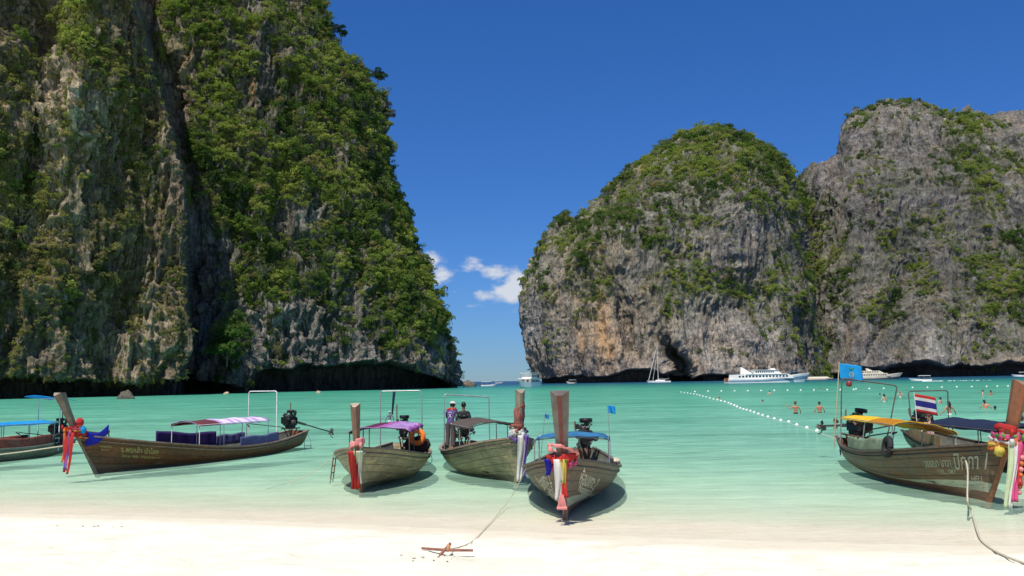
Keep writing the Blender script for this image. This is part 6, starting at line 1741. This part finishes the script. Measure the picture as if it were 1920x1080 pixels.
# sailing yacht
g, k = craft(1236, 717, .08+math.pi, 'white sailing yacht with bare mast moored before the dark cave', 'yacht', 'sailing_yacht'); Lf = 42*k
ship_hull(g, Lf, 2.0, 1.1, 1.5, [HULLW, HULLB], .7, [(1.0, 0)]); house(g, 'coachroof', -.25*Lf, .18*Lf, 1.2, 1.1, 1.9, HULLW, .3, 1.2, .2); house(g, 'cockpit_awning', -.42*Lf, -.02*Lf, 1.4, 2.6, 2.75, CANV)
Hm = 70*k; mx_ = .04*Lf
one('mast', HULLW, g, tube=([(mx_, 0, 1.2), (mx_, 0, Hm)], [.17, .13], 8))
one('boom', HULLW, g, tube=([(mx_, 0, 2.3), (-.36*Lf, 0, 2.2)], .12, 8))
one('furled_sail', CANV, g, tube=([(.47*Lf, 0, 1.8), (.24*Lf, 0, Hm*.55), (mx_+.2, 0, Hm*.97)], [.16, .2, .08], 8))
one('inner_stay', CANV, g, tube=([(.28*Lf, 0, 1.6), (mx_+.15, 0, Hm*.80)], [.13, .07], 6))
one('backstay', CHROME, g, tube=([(-.48*Lf, 0, 1.4), (mx_, 0, Hm*.98)], .03, 5))
for sy in (1, -1): one('shroud', CHROME, g, tube=([(mx_-.2, sy*1.8, 1.3), (mx_, sy*.1, Hm*.85)], .03, 5))
one('spreader', HULLW, g, tube=([(mx_, -.9, Hm*.5), (mx_, .9, Hm*.5)], .06, 6))
# long-tails moored under the grey cliff
def far_longtail(px, py, rz, wpx, canopy_m, hullm, label):
    g, k = craft(px, py, rz, label, 'boat', 'longtail_boat', 'distant long-tail boats under the grey cliff'); Lf = wpx*k/max(.4, abs(math.cos(rz)))
    ship_hull(g, Lf, Lf*.07, Lf*.045, Lf*.13, [hullm], 1.3, None, -.3)
    one('prow', hullm, g, tube=([(.50*Lf, 0, Lf*.08), (.58*Lf, 0, Lf*.20)], [.10, .14], 6))
    if canopy_m:
        m = MB(); m.sheet(lambda u, v: (-.28*Lf+.5*Lf*u, (v-.5)*Lf*.13, Lf*.125+.02*Lf*math.sin(math.pi*v)), 6, 6, .06); m.build('canopy', canopy_m, g)
        for x in (-.27, 0, .21):
            for sy in (1, -1): one('canopy_post', CHROME, g, tube=([(x*Lf, sy*Lf*.06, .2), (x*Lf, sy*Lf*.06, Lf*.125)], .03, 5))
    one('tail_engine', BLACK_IRON, g, box=((-.44*Lf, 0, Lf*.10), (Lf*.07, Lf*.04, Lf*.05), None, 0, .05))
BWN = simple('far_brown_hull', (.12, .08, .055), .7)
far_longtail(1764, 706, .1, 40, C_SKY, BWN, 'distant long-tail with a blue canopy, first right of the wake-throwing speedboat')
far_longtail(1808, 705.5, .1, 38, None, simple('far_tan_hull', (.30, .24, .17), .7), 'distant open tan long-tail between two blue-canopied ones')
far_longtail(1858, 704.5, .1, 36, C_SKY, BWN, 'distant long-tail with a bright blue awning near the right edge')
far_longtail(1590, 712, .2, 26, C_TAUPE, BWN, 'distant dark long-tail by the stern of the cream ferry')
speedboat(1917, 706, 2.9, 30, 'white and pale green tented boat cut by the right edge', group=None)
# staffs with thin lines on the middle boat
a = at_y(1045, 774, 25.5); c = at_y(1139, 768, 25.5)

WEED = simple('dry_weed', (.16, .11, .06), .9, .4, 20); SHELL = simple('broken_coral', (.55, .50, .42), .8, .2, 20)
rnd = random.Random(77)
def debris(name, n, mt, label, smin, smax, spots):
    m = MB()
    for i in range(n):
        cx_, cy_, sx_, sy_ = rnd.choice(spots)
        px_1 = rnd.gauss(cx_, sx_); py_1 = rnd.gauss(cy_, sy_)
        p = at_z(px_1, py_1, .3); 
        if sea_d(p.x, p.y) > -.8: continue
        z = bed_z(p.x, p.y); r = rnd.uniform(smin, smax)
        a = rnd.uniform(0, 3.14)
        m.tube([(p.x-math.cos(a)*r*1.6, p.y-math.sin(a)*r*1.6, z), (p.x+rnd.uniform(-r, r)*.5, p.y, z+r*.3), (p.x+math.cos(a)*r*1.6, p.y+math.sin(a)*r*1.6, z)], [r*.25, r*.5, r*.2], 5)
    o = m.build(name, mt); tag(o, label, 'beach litter', kind='stuff')
debris('dry_weed', 26, WEED, 'scattered scraps of dry weed on the white sand', .006, .018, [(820, 1040, 45, 5), (785, 1045, 25, 5), (190, 972, 50, 2)])
